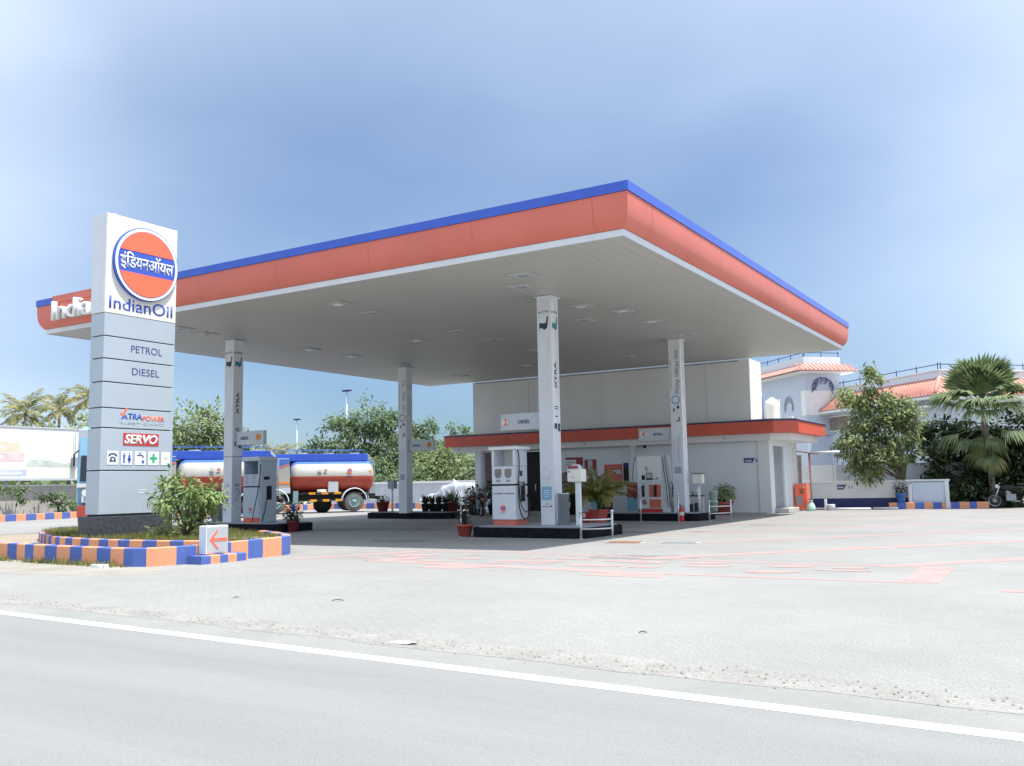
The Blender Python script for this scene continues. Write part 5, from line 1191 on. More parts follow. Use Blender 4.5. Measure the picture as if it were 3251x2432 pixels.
# ------------------------------------------------------------------ tank trucks (local +x = forward, z up)
def tanker(label, loc, rz):
    t = thing('tank_truck', label, 'tank truck', loc, rz, 'fuel tank trucks parked in a line'); s = 1.1
    def V3(x, y, z): return (x*s, y*s, z*s)
    # tank: elliptical barrel with dished ends, three colour bands by height
    b = B(); N = 40; secs = []
    for x, k in ((-4.90, .0), (-4.88, .45), (-4.82, .75), (-4.71, .92), (-4.56, 1), (-1.02, 1), (-.86, .93), (-.74, .78), (-.68, .5), (-.66, .0)):
        secs.append([(x, 1.17*k*math.cos(2*PI*i/N), 1.80+.86*k*math.sin(2*PI*i/N)) for i in range(N)])
    for a, c in zip(secs, secs[1:]):
        for i in range(N):
            j = (i+1) % N; zc = (a[i][2]+a[j][2]+c[i][2]+c[j][2])/4; ang = (2*PI*(i+.5)/N)
            zr = 1.80+.86*math.sin(ang)
            key = 'bluet' if zr > 2.36 else ('redt' if zr < 1.79 else 'whitet')
            if c[0][0] <= -4.56 and abs(c[0][0]) > 4.65: key = 'redt' if zc < 1.75 else key
            b.m(key).face([V3(*a[i]), V3(*a[j]), V3(*c[j]), V3(*c[i])], True)
    tk = b.build('tank', None, t)
    B().box(*V3(-4.58, -.62, 2.56), *V3(.22, .62, 2.92)).build('walkway_coaming', 'blue', t, .02)
    for x in (-4, -2.7, -1.4): B().cyl(V3(x, 0, 2.9), V3(x, 0, 2.98), .28).build('hatch', 'grey', t)
    b = B(); b.extrude([V3(-.64, -1.0, 2.0), V3(-.64, -1.0, 2.5), V3(-.64, -.4, 2.64), V3(-.64, .4, 2.64), V3(-.64, 1.0, 2.5), V3(-.64, 1.0, 2.0)], 0, .05, (1, 0, 0)); b.build('head_shield', 'bluet', t)
    # printing on the tank flank
    sd = []
    for sy in (-1, 1):
        emblem(t, V3(-3.55, sy*1.185, 2.05), .13*s, (-sy*-1, 0, 0), Z3)
        b = B(); b.extrude([V3(-3.45+.25*x, sy*1.17, 1.80+.02*z) for x, z in ((-.9, 0), (.2, 0), (.2, 2), (-.9, 2))], 0, .02, (0, sy, 0)); b.build('small_print', 'txtg', t)
        b = B(); b.extrude([V3(-2.36+x*.7, sy*1.175, 2.08+z*.7) for x, z in ((0, -.15), (.14, 0), (0, .15), (-.14, 0))], 0, .015, (0, sy, 0)); b.build('hazard_diamond', 'tile', t)
        b = B()
        for k in range(4): b.box(*V3(-2.16, sy*1.165-.01, 1.92+k*.075), *V3(-2.0, sy*1.165+.025*sy if sy > 0 else sy*1.165+.01, 1.94+k*.075))
        b.build('print_panel', 'txtg', t)
        b = B(); b.box(*V3(-4.66, sy*1.07-.05, 1.93), *V3(-4.52, sy*1.07+.07, 2.07)); b.build('reflector', 'yellow', t)
    # cab
    prof = [(1.15, .75), (1.22, 1.30), (1.12, 1.85), (.80, 2.60), (.55, 2.68), (-.62, 2.68), (-.66, 1.02), (-.2, 1.02), (-.2, .75)]
    b = B(); n = len(prof); W_ = 1.16
    b.extrude([V3(x, 0, z) for x, z in prof], -W_*s, W_*s, (0, 1, 0)); cab = b.build('cab', 'whitet', t, .03)
    for sy in (-1, 1):
        b = B(); y = sy*(W_+.006)
        b.extrude([V3(x, y, z) for x, z in ((1.12, 1.80), (.80, 2.59), (.55, 2.66), (-.62, 2.66), (-.62, 2.42))], 0, .006, (0, sy, 0)); b.build('blue_flash', 'bluet', cab)
        b = B(); b.extrude([V3(x, y+sy*.006, z) for x, z in ((1.12, 1.77), (1.12, 1.81), (-.62, 2.44), (-.62, 2.38))], 0, .004, (0, sy, 0)); b.build('orange_line', 'logo_or', cab)
        b = B(); b.box(*V3(-.64, y-.005, 1.44), *V3(1.15, y+.006, 1.55)); b.build('yellow_band', 'yellow', cab); b = B(); b.box(*V3(-.64, y-.006, 1.48), *V3(1.15, y+.008, 1.51)); b.build('orange_line', 'logo_or', cab)
        b = B(); b.box(*V3(-.67, y-.08, 1.0), *V3(.2, y+.005, 1.25)); b.build('side_step', 'wallb', cab)
        b = B(); b.extrude([V3(x, y+sy*.006, z) for x, z in ((.98, 1.95), (.72, 2.5), (.35, 2.5), (.35, 1.95))], 0, .006, (0, sy, 0)); b.build('side_window', 'glass', cab)
        b = B(); b.box(*V3(-.08, y+sy*.02-.02, 1.95), *V3(.14, y+sy*.02+.02, 2.45)); b.tube([V3(.5, y, 2.5), V3(.3, y+sy*.12, 2.45), V3(.05, y+sy*.1, 2.4)], .02, 6); b.build('mirror', 'grey', cab)
        b = B(); b.box(*V3(.15, y-.005, 1.58), *V3(.32, y+.015, 1.62)); b.build('door_handle', 'chas', cab)
        b = B(); b.cyl(V3(1.2, sy*.85, 1.0), V3(1.25, sy*.85, 1.0), .13); b.build('headlight', 'lamp', cab)
    b = B(); b.extrude([V3(1.125, 0, 1.86), V3(.815, 0, 2.56), V3(.83, 0, 2.565), V3(1.14, 0, 1.865)], -1.05*s, 1.05*s, (0, 1, 0)); b.build('windscreen', 'glass', cab)
    B().box(*V3(1.1, -1.18, .55), *V3(1.32, 1.18, .85)).build('bumper', 'redt', t, .02)
    B().box(*V3(1.2, -.8, 1.0), *V3(1.24, .8, 1.35)).build('grille', 'grey', t)
    # chassis, wheels, fenders
    B().box(*V3(-5.0, -.45, .62), *V3(1.0, .45, .92)).build('chassis', 'chas', t)
    B().box(*V3(-4.6, -1.0, .95), *V3(-.9, 1.0, 1.02)).build('tank_cradle', 'chas', t)
    def wheel(x, y, w):
        b = B(); R = .525; b.lathe([(.3, -w), (.46, -w), (R, -w*.7), (R, w*.7), (.46, w), (.3, w)], V3(x, y, .525), 28, 'y'); b.v = [tuple(Vector(q)) for q in b.v]
        o = b.build('wheel', 'tyre', t); sy = 1 if y > 0 else -1
        b = B(); b.lathe([(.001, .06), (.09, .06), (.10, .02), (.2, -.03), (.27, .03), (.30, .05), (.31, -.05)], (0, 0, 0), 24, 'y'); b.v = [(q[0]+x*s, sy*q[1]+(y+sy*w*.75)*s, q[2]+.525*s) for q in b.v]
        b2 = B()
        for k in range(8): a = 2*PI*k/8; b2.cyl((x*s+.16*math.cos(a), (y+sy*w*.75)*s, .525*s+.16*math.sin(a)), (x*s+.16*math.cos(a), (y+sy*w*.75)*s+sy*.05, .525*s+.16*math.sin(a)), .02, n=6)
        b.build('rim', 'rim', o); b2.build('wheel_nuts', 'lgrey', o)
    for sy in (-1, 1):
        wheel(0, sy*1.0, .14); wheel(-3.8, sy*1.0, .14); wheel(-3.8, sy*.68, .13)
        b = B()
        for x0, r0, nm in ((0, .62, 'front'), (-3.8, .64, 'rear')):
            P = [(x0+math.cos(PI*k/14)*r0, .58+math.sin(PI*k/14)*r0) for k in range(0, 15)]
            bb = B()
            for (xa, za), (xb, zb) in zip(P, P[1:]): bb.face([V3(xa, sy*.82, za), V3(xb, sy*.82, zb), V3(xb, sy*1.19, zb), V3(xa, sy*1.19, za)], True)
            for (xa, za), (xb, zb) in zip(P, P[1:]):
                c = (x0, .58); bb.face([V3(xa, sy*1.19, za), V3(xb, sy*1.19, zb), V3(c[0]+(xb-c[0])*.93, sy*1.19, c[1]+(zb-c[1])*.93), V3(c[0]+(xa-c[0])*.93, sy*1.19, c[1]+(za-c[1])*.93)], True)
            bb.build('mudguard', 'lgrey' if x0 else 'trim', t)
        # side under-run guard with amber blocks
        for z in (.62, .97):
            b = B(); b.box(*V3(-3.2, sy*1.10-.03, z-.03), *V3(-1.1, sy*1.10+.03, z+.03)); g = b.build('side_guard', 'chas', t)
            for k in range(3 if z < .9 else 3):
                x = -3.12+k*.62-(0 if z > .9 else .06); b = B(); b.box(*V3(x, sy*1.12-.03, z-.055), *V3(x+.32, sy*1.12+.03, z+.055)); b.build('amber_block', 'yellow', g)
        B().box(*V3(-3.0, sy*.72 if sy > 0 else -1.12, 1.0), *V3(-2.5, 1.12 if sy > 0 else -.72, 1.55)).build('valve_box', 'lgrey', t, .03)
        b = B(); b.cyl(V3(-2.42, sy*.95, 1.05), V3(-1.98, sy*.95, 1.05), .14); b.build('air_tank', 'white', t)
        B().box(*V3(-1.06, sy*.8 if sy > 0 else -1.08, .5), *V3(-.82, 1.08 if sy > 0 else -.8, 1.1)).build('battery_box', 'rim', t, .01)
        b = B(); b.tube([V3(-4.5, sy*.9, .95), V3(-4.56, sy*.95, .62), V3(-5.2, sy*.95, .58)], .03, 6); b.build('rear_guard', 'lgrey', t)
    b = B(); b.lathe([(.001, -.12), (.45, -.12), (.5, -.05), (.5, .05), (.45, .12), (.001, .12)], V3(-2.4, 0, .42), 20, 'y'); b.build('spare_wheel', 'chas', t)
    for x in (-1.95, -2.8, -3.65):
        b = B()
        for i in range(N):
            a0_, a1_ = 2*PI*i/N, 2*PI*(i+1)/N; zz = 1.80+.862*math.sin((a0_+a1_)/2); b.m('bluet' if zz > 2.36 else 'redt' if zz < 1.79 else 'whitet')
            b.face([V3(x-.02, 1.178*math.cos(a0_), 1.80+.868*math.sin(a0_)), V3(x-.02, 1.178*math.cos(a1_), 1.80+.868*math.sin(a1_)), V3(x+.02, 1.178*math.cos(a1_), 1.80+.868*math.sin(a1_)), V3(x+.02, 1.178*math.cos(a0_), 1.80+.868*math.sin(a0_))])
        b.build('weld_band', None, tk)
    b = B()
    for y in (-.25, .25): b.tube([V3(-4.98, y, .95), V3(-4.98, y, 2.5), V3(-4.6, y, 2.95)], .018, 6)
    for k in range(6): b.tube([V3(-4.98, -.25, 1.1+k*.26), V3(-4.98, .25, 1.1+k*.26)], .014, 6)
    b.build('ladder', 'lgrey', t)
    b = B(); b.tube([V3(-4.4, -.62, 3.12), V3(.1, -.62, 3.12)], .014, 5); b.tube([V3(-4.4, .62, 3.12), V3(.1, .62, 3.12)], .014, 5)
    for k in range(6):
        for y in (-.62, .62): b.tube([V3(-4.4+k*.9, y, 2.9), V3(-4.4+k*.9, y, 3.12)], .012, 5)
    b.build('walkway_rail', 'bluet', t)
    for sy in (-1, 1):
        b = B(); b.tube([V3(-3.4, sy*.6, 1.0), V3(-2.2, sy*.7, .98), V3(-1.3, sy*.7, 1.0)], .04, 6); b.build('discharge_pipe', 'grey', t)
    B().box(*V3(-5.1, -1.1, .62), *V3(-5.0, 1.1, .78)).build('rear_bumper', 'chas', t)
    return t
T2 = tanker('cream, blue and red tank truck shown whole behind the grey pump', (-37.52, 36.08, 0), math.atan2(-3.13, -2.42))
T1 = dup(T2, (-37.35, 28.65, 0), math.atan2(-3.13, -2.42), 'cream, blue and red tank truck partly hidden between the pylon and the column')
# lorry front showing beside the pylon
t = thing('cargo_lorry', 'tall pale blue lorry facing the road, almost hidden behind the pylon', 'lorry', (-31.0, 21.65, 0), math.atan2(-.66, .75))
B().box(-2.0, -1.2, .95, -.05, 1.2, 3.7).build('cargo_box', 'wallb', t, .03)
b = B(); b.extrude([(0, 0, .75), (.22, 0, 1.6), (.10, 0, 2.7), (-.1, 0, 3.6), (-.6, 0, 3.82), (-1.4, 0, 3.82), (-1.4, 0, .75)], -1.15, 1.15, (0, 1, 0)); cb = b.build('cab', 'lblue', t, .04)
b = B(); b.extrude([(.232, 0, 1.75), (.12, 0, 2.7), (.13, 0, 2.7), (.245, 0, 1.75)], -1.05, 1.05, (0, 1, 0)); b.build('windscreen', 'glass', cb)
B().box(.10, -1.16, 1.52, .26, 1.16, 1.66).build('white_band', 'white', cb); B().box(.02, -1.0, .95, .24, 1.0, 1.5).build('grille', 'grey', cb); B().box(.1, -1.12, .45, .34, 1.12, .85).build('bumper', 'redt', t, .02)
B().box(.24, -.98, .98, .26, -.45, 1.22).build('plate', 'white', cb); text(cb, 'ER', (.262, -.9, 1.02), Y3, Z3, height=.15, mt='txt', ext=.004)
for y in (-.85, .85):
    b = B(); b.cyl((.2, y, 1.32), (.27, y, 1.32), .13); b.build('headlight', 'lamp', cb); b = B(); b.tube([(.0, y*1.36, 2.9), (.25, y*1.5, 2.75), (.25, y*1.5, 2.3)], .03, 6); b.build('mirror', 'dark', cb)
    for x in (-.3, -1.6): b = B(); b.lathe([(.001, -.13), (.46, -.13), (.5, 0), (.46, .13), (.001, .13)], (x, y*1.15, .5), 22, 'y'); b.build('wheel', 'tyre', t)
# covered car
t = thing('covered_car', 'car under a creased silver tarpaulin parked by the kiosk', 'car', (-31.2, 44.6, 0), .12)
b = B(); NX, NY = 44, 26; L_, W_ = 4.3, 1.75
def chz(u):
    P = [(0, .55), (.06, .82), (.25, .95), (.36, 1.38), (.48, 1.52), (.72, 1.50), (.86, 1.15), (.96, .95), (1, .6)]
    for (a, za), (c, zc) in zip(P, P[1:]):
        if u <= c: k = (u-a)/(c-a); k = k*k*(3-2*k); return za+(zc-za)*k
    return .6
rnd2 = random.Random(3); gs = [[None]*(NY+1) for _ in range(NX+1)]
for i in range(NX+1):
    for j in range(NY+1):
        u, v = i/NX, j/NY; a = (v-.5)*2; top = chz(u); prof = abs(a)
        if prof < .62: y = a/.62*(W_/2-.22*(top-.7)); z = top-.05*prof**2
        else: k = (prof-.62)/.38; sg = 1 if a > 0 else -1; y = sg*((W_/2-.22*(top-.7))+.22*(top-.7)*k+.05*k); z = top-.02-k*(top-.28)
        x = (u-.5)*L_*(1+.03*(1-abs(a)))
        fold = .035*math.sin(u*34+3*math.sin(v*5))*(.3+prof)+.02*math.sin(u*71+v*9)
        if prof >= .62: y += (1 if a > 0 else -1)*fold*1.3
        else: z += fold*.4
        gs[i][j] = (x, y, max(.22, z))
vs = [gs[i][j] for i in range(NX+1) for j in range(NY+1)]
b.faces(vs, [(i*(NY+1)+j, (i+1)*(NY+1)+j, (i+1)*(NY+1)+j+1, i*(NY+1)+j+1) for i in range(NX) for j in range(NY)], True)
for i in (0, NX): b.face([gs[i][j] for j in range(NY+1)]+[(gs[i][NY][0], gs[i][NY][1], .25), (gs[i][0][0], gs[i][0][1], .25)])
b.build('tarpaulin', 'tarp', t)
for x in (-1.35, 1.3):
    for y in (-.75, .75): b = B(); b.lathe([(.001, -.09), (.27, -.09), (.31, 0), (.27, .09), (.001, .09)], (x, y, .31), 18, 'y'); b.build('wheel', 'black', t)
b = B(); b.face([(-.2, -.2, 1.50), (.1, -.1, 1.5), (-.35, -.05, 1.78)]); b.face([(-.2, -.2, 1.50), (-.35, -.05, 1.78), (-.05, .1, 1.5)]); b.build('loose_fold', 'tarp', t)
# motorbikes
def bike(label, loc, rz, key, group='parked motorbikes'):
    t = thing('motorbike', label, 'motorbike', loc, rz, group)
    for x in (-.63, .63):
        b = B(); b.lathe([(.235, -.045), (.29, -.05), (.31, 0), (.29, .05), (.235, .045), (.225, 0), (.235, -.045)], (x, 0, .31), 26, 'y'); w = b.build('wheel', 'black', t)
        b = B(); b.lathe([(.232, -.03), (.24, 0), (.232, .03), (.21, .0), (.232, -.03)], (x, 0, .31), 24, 'y')
        for k in range(10): a = PI*k/10; b.tube([(x+math.cos(a)*.23, 0, .31+math.sin(a)*.23), (x-math.cos(a)*.23, 0, .31-math.sin(a)*.23)], .005, 4)
        b.cyl((x, -.06, .31), (x, .06, .31), .05); b.build('rim', 'steel', w)
    b = B(); b.tube([(.42, 0, .85), (.1, 0, .72), (-.3, 0, .66), (-.75, 0, .78)], .03); b.tube([(.42, 0, .8), (.15, 0, .38), (-.2, 0, .34), (-.35, 0, .62)], .028); b.tube([(-.2, 0, .34), (-.63, .08, .31)], .025); b.build('frame', 'chas', t)
    b = B()
    for y in (-.08, .08): b.tube([(.63, y, .31), (.42, y, .92)], .022)
    b.tube([(.36, -.34, 1.02), (.40, -.2, 1.06), (.42, 0, .98), (.40, .2, 1.06), (.36, .34, 1.02)], .014); b.build('fork', 'steel', t)
    b = B(); b.lathe([(.001, -.28), (.10, -.24), (.15, -.05), (.14, .12), (.06, .26), (.001, .28)], (.12, 0, .84), 16, 'x'); b.build('fuel_tank', key, t)
    b = B(); b.box(-.68, -.13, .80, -.08, .13, .88); b.build('seat', 'black', t, .03)
    b = B(); b.box(-.18, -.12, .30, .18, .12, .58); b.cyl((.02, 0, .5), (.16, 0, .72), .09); b.build('engine', 'grey', t, .02)
    b = B(); b.tube([(.15, -.14, .36), (-.1, -.16, .27), (-.7, -.17, .36)], [.02, .03, .045]); b.build('exhaust', 'steel', t)
    b = B(); b.cyl((.46, 0, .90), (.56, 0, .90), .085, .09); b.build('headlight', 'lamp', t)
    b = B(); b.box(-.86, -.07, .72, -.76, .07, .80); b.build('tail_lamp', 'orange', t)
    for x, r in ((.63, .345), (-.63, .35)):
        P = [(x+math.cos(PI*k/12)*r, .31+math.sin(PI*k/12)*r) for k in range(2, 12)]; b = B()
        for (xa, za), (xb, zb) in zip(P, P[1:]): b.face([(xa, -.065, za), (xb, -.065, zb), (xb, .065, zb), (xa, .065, za)], True)
        b.build('mudguard', key, t)
    for y in (-.3, .3): b = B(); b.cyl((.34, y, 1.02), (.30, y*1.3, 1.16), .008); b.sphere((.30, y*1.3, 1.19), .05, 6, .7); b.build('mirror', 'chas', t)
    b = B(); b.tube([(-.1, .1, .35), (-.2, .25, .02)], .012); b.build('side_stand', 'chas', t)
    return t
mb = bike('dark motorbike parked in the shade at the right edge by the striped kerb', (-2.60, 43.9, 0), PI*.98, 'chas')
m2 = dup(mb, (-22.6, 33.9, 0), 2.3, 'dark motorbike parked left of the kiosk entrance, nearest the islands')
dup(mb, (-23.5, 34.9, 0), 2.0, 'dark motorbike parked left of the kiosk entrance, behind the first one')

# ------------------------------------------------------------------ trees and shrubs
def blob(c, r): return (*c, *r)
def tree(name, label, base, clumps, n, l, w, key, r0=.14, group=None, droop=.25, dark=None):
    x0, y0 = base; t = thing(name, label, 'tree', (x0, y0, 0), 0, group)
    b = B()
    zl = min(c[2] for c in clumps); top = Vector((rnd.uniform(-.1, .1), rnd.uniform(-.1, .1), max(.5, zl*.75)))
    b.tube([(0, 0, -.05), (rnd.uniform(-.05, .05), rnd.uniform(-.05, .05), top.z*.5), top], [r0*1.25, r0, r0*.8], 8)
    for c in clumps:
        p = Vector((c[0]-x0, c[1]-y0, c[2])); m_ = top.lerp(p, .5)+Vector((0, 0, .12*(p-top).length))
        b.tube([top, m_, p], [r0*.55, r0*.35, r0*.12], 6)
        for q in range(3): v = Vector((rnd.gauss(0, 1)*c[3], rnd.gauss(0, 1)*c[4], rnd.gauss(.3, .7)*c[5]))*.6; b.tube([m_.lerp(p, .5), p+v], [r0*.15, r0*.05], 4)
    b.build('trunk', 'bark', t)
    b = B().m(key); vol = [c[3]*c[4]*c[5] for c in clumps]; tot = sum(v**.75 for v in vol)
    for c, v in zip(clumps, vol):
        m_ = int(n*v**.75/tot); C = Vector((c[0]-x0, c[1]-y0, c[2])); k = 0
        # small sub-clumps on the surface give the uneven outline
        subs = []
        for q in range(max(6, m_//38)):
            u = Vector((rnd.gauss(0, 1), rnd.gauss(0, 1), rnd.gauss(.12, 1))).normalized(); rr = rnd.uniform(.55, 1.08)
            subs.append((C+Vector((u.x*c[3]*rr, u.y*c[4]*rr, u.z*c[5]*rr)), u))
        while k < m_:
            p, u = rnd.choice(subs); sr = .30*min(c[3], c[5]) if min(c[3], c[5]) > .4 else .22
            q = p+Vector((rnd.gauss(0, sr), rnd.gauss(0, sr), rnd.gauss(0, sr*.7)))
            d = (u*.8+Vector((rnd.gauss(0, .6), rnd.gauss(0, .6), rnd.gauss(0, .5)))+Vector((0, 0, -droop))); nr = (u*.6+Vector((rnd.gauss(0, .35), rnd.gauss(0, .35), .9))).normalized()
            if dark and rnd.random() < .3: b.m(dark)
            else: b.m(key)
            b.leaf(q, d, nr, l*rnd.uniform(.45, 1.45), w*rnd.uniform(.6, 1.4)); k += 1
    b.build('crown', None, t)
    return t
# round tree behind the first tanker
tree('round_tree', 'dense round light green tree behind the half hidden tanker', (-61.7, 51), [(-61.7, 51, 6.0, 2.3, 2.3, 2.1), (-63.2, 49.2, 5.2, 1.7, 1.7, 1.6), (-60.3, 52.6, 5.3, 1.7, 1.7, 1.6), (-61.9, 50.8, 3.8, 2.8, 2.8, 1.4), (-64.6, 47.8, 4.2, 1.6, 1.6, 1.6), (-59.3, 53.4, 4.0, 1.3, 1.3, 1.4)], 7500, .42, .2, 'leafB', .22, 'trees behind the tankers', dark='leafA')
tree('bushy_tree', 'low yellow green bush beside the small palm behind the grey pump', (-61.5, 58.5), [(-62.5, 57.5, 4.0, 2.0, 2.0, 1.4), (-60.0, 59.0, 3.2, 2.0, 2.0, 1.2), (-64.5, 56.6, 3.4, 1.5, 1.5, 1.3)], 2200, .4, .2, 'leafB', .15, 'trees behind the tankers')
# the big tree behind the second tanker and its neighbours
tree('leafy_tree', 'tall leafy green tree rising behind the whole tanker', (-44.6, 51.4), [(-44.2, 51.7, 6.3, 1.35, 1.35, 1.3), (-46.2, 51.0, 5.9, 1.1, 1.1, .95), (-42.9, 52.7, 5.5, 1.2, 1.2, 1.2), (-45.2, 51.2, 4.6, 2.0, 2.0, 1.3), (-48.2, 51.6, 4.0, 1.7, 1.7, 1.05), (-50.3, 52.4, 3.4, 1.4, 1.4, .8), (-43.0, 52.4, 3.6, 1.6, 1.6, 1.4), (-41.8, 52.6, 2.4, 1.1, 1.1, 1.6), (-46.5, 51.6, 3.0, 2.4, 2.0, 1.0)], 9000, .34, .15, 'leafA', .2, 'trees behind the tankers', dark='leafC')
tree('leafy_tree', 'open mid green tree behind the farthest column', (-40.9, 55.0), [(-41.0, 54.3, 5.4, 1.0, 1.0, .85), (-42.3, 54.0, 4.6, 1.2, 1.2, 1.2), (-40.2, 56.4, 4.9, .9, .9, .8), (-39.2, 57.6, 5.1, .7, .7, .7), (-40.6, 55.4, 3.5, 1.8, 1.8, 1.2)], 3600, .32, .14, 'leafA', .16, 'trees behind the tankers', dark='leafC')
tree('bushy_tree', 'yellow green bushes above the wall left of the kiosk', (-37.3, 52.5), [(-38.6, 51.8, 2.6, 1.6, 1.4, 1.3), (-36.6, 52.8, 2.5, 1.5, 1.4, 1.25), (-34.9, 54.0, 2.5, 1.5, 1.5, 1.3), (-37.6, 53.4, 3.6, 1.4, 1.4, .8), (-33.0, 55.0, 2.2, 1.6, 1.6, 1.3), (-40.3, 51.6, 2.0, 1.3, 1.2, 1.2)], 5200, .30, .14, 'leafB', .13, 'trees behind the tankers', dark='leafA')
tree('leafy_tree', 'dark green tree just left of the kiosk porch, behind the bushes', (-33.5, 58.0), [(-34.2, 57.6, 4.3, 1.2, 1.2, 1.2), (-31.4, 58.2, 4.0, 1.5, 1.5, 1.5), (-36.2, 57.4, 3.8, 1.1, 1.1, 1.0)], 2000, .34, .15, 'leafC', .14, 'trees behind the tankers')
tree('bushy_tree', 'low green thicket behind the grey wall, under the tall leafy tree', (-47, 49.5), [(-47.5, 49.6, 1.7, 2.0, 1.3, 1.5), (-44.5, 49.2, 1.7, 2.0, 1.3, 1.5), (-41.6, 49.4, 1.7, 1.8, 1.3, 1.4), (-50.5, 50.2, 1.7, 1.8, 1.3, 1.5), (-53.2, 51.4, 1.8, 1.8, 1.3, 1.6), (-38.6, 49.6, 1.3, 1.6, 1.2, 1.1)], 5200, .32, .15, 'leafA', .12, 'trees behind the tankers', dark='leafC')
tree('bushy_tree', 'shrubs growing against the grey wall under the hoarding', (-47.6, 30), [(-47.7, 28.9, 1.35, .45, 1.2, .5), (-47.5, 30.8, 1.1, .5, 1.2, .8), (-47.5, 32.4, .9, .6, .9, .9), (-47.8, 27.0, 1.55, .3, .8, .3)], 1150, .24, .11, 'leafA', .07, None, dark='leafC')
b = B()
for i in range(11000):
    a = rnd.uniform(.02, 2.75); d = rnd.uniform(120, 175); x, y = -math.sin(a-.5)*d, math.cos(a-.5)*d
    top_ = 5.2+1.6*math.sin(a*23)+1.2*math.sin(a*57+1)+.8*math.sin(a*131); z = top_*rnd.random()**.6
    b.m('leafA' if rnd.random() < .55 else 'leafC'); b.leaf((x, y, z), (rnd.gauss(0, 1), rnd.gauss(0, 1), rnd.gauss(-.3, .5)), (rnd.gauss(0, .5), rnd.gauss(0, .5), 1), rnd.uniform(1.2, 2.4), rnd.uniform(.8, 1.5))
tag(b.build('distant_wood'), kind='stuff')
# left palms
def coconut(label, x, y, h, n, L_, seed, lean=(0, 0), nm='coconut_palm', group='coconut palms behind the hoarding', trunk=.16):
    global rnd; keep = rnd; rnd = random.Random(seed); t = thing(nm, label, 'palm tree', (x, y, 0), 0, group)
    b = B(); b.tube([(0, 0, -.1), (lean[0]*.3, lean[1]*.3, h*.5), (lean[0], lean[1], h)], [trunk*1.35, trunk, trunk*.8], 10); b.build('trunk', 'barkp', t)
    b = B()
    for i in range(n):
        el = 1.35-1.75*(i/n)+rnd.uniform(-.12, .12); frond(b, (lean[0], lean[1], h), i*2.399+rnd.uniform(-.2, .2), el, L_*rnd.uniform(.85, 1.1), 26, L_*.24, L_*.028, 1.1+rnd.uniform(0, .5), .035, 'palmc', 'palmc')
    b.build('crown', None, t); rnd = keep; return t
coconut('coconut palm with drooping yellow fronds, leftmost above the hoarding', -90.5, 53.2, 9.2, 24, 3.6, 1)
coconut('coconut palm with upright fronds in the middle of the group above the hoarding', -95.5, 60.0, 10.4, 22, 3.2, 2)
coconut('tall coconut palm nearest the pylon, above the hoarding', -90.0, 60.0, 11.2, 22, 3.2, 5)
tree('leafy_tree', 'pale green trees below the palms, above the hoarding', (-84, 54), [(-85.5, 52.0, 6.4, 2.4, 2.4, 1.5), (-83, 55.2, 6.8, 2.4, 2.4, 1.6), (-81, 57.5, 7.2, 2.0, 2.0, 1.6), (-84, 54, 4.6, 4, 4, 1.6)], 3600, .5, .24, 'leafB', .2, None, dark='leafA')
coconut('short young palm with stiff fronds above the grey pump sign', -57.5, 55.7, 3.6, 20, 2.6, 9, nm='young_palm', group=None, trunk=.22)
# right-hand group
tree('feathery_tree', 'light green feathery tree in front of the tiled house', (-6.7, 43.2), [(-7.60, 42.80, 5.55, 0.42, 0.40, 0.64), (-8.35, 42.70, 4.95, 0.58, 0.51, 0.39), (-8.85, 42.60, 5.15, 0.27, 0.26, 0.22), (-7.45, 42.90, 4.65, 0.78, 0.70, 0.51), (-6.80, 43.10, 4.20, 0.79, 0.71, 0.59), (-7.95, 42.80, 3.80, 0.68, 0.65, 0.47), (-6.95, 42.90, 3.30, 0.92, 0.79, 0.55), (-8.35, 42.60, 2.75, 0.90, 0.81, 0.49), (-7.55, 42.80, 2.20, 0.93, 0.73, 0.39), (-6.65, 43.00, 2.30, 0.64, 0.62, 0.43), (-8.05, 42.70, 1.60, 0.52, 0.51, 0.39), (-8.75, 42.6, 3.30, 0.35, 0.35, 0.30), (-6.05, 43.0, 3.75, 0.40, 0.40, 0.35), (-8.60, 42.6, 2.10, 0.38, 0.35, 0.30)], 8200, .25, .09, 'leafB', .10, None, .4, dark='leafC')
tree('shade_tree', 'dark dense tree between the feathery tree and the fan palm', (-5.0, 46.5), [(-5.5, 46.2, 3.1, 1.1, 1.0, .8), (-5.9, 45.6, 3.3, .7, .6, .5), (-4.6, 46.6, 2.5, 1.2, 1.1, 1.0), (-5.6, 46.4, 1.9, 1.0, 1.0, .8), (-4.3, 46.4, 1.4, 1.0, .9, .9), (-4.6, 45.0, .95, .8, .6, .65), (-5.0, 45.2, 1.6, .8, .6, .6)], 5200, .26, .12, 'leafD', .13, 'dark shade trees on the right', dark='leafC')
tree('shade_tree', 'dark dense tree right behind the fan palm trunk', (-3.2, 47.2), [(-3.6, 46.9, 2.6, 1.3, 1.1, 1.0), (-2.6, 47.0, 2.0, 1.2, 1.1, 1.2), (-3.4, 46.8, 1.2, 1.2, 1.0, .9), (-2.6, 45.6, .9, 1.0, .7, .7), (-3.6, 45.3, .8, .9, .6, .6), (-3.2, 45.7, 1.7, 1.1, .7, .7), (-4.3, 44.9, .42, .8, .4, .4), (-3.2, 45.0, .42, .8, .4, .4)], 7000, .26, .12, 'leafD', .13, 'dark shade trees on the right', dark='leafC')
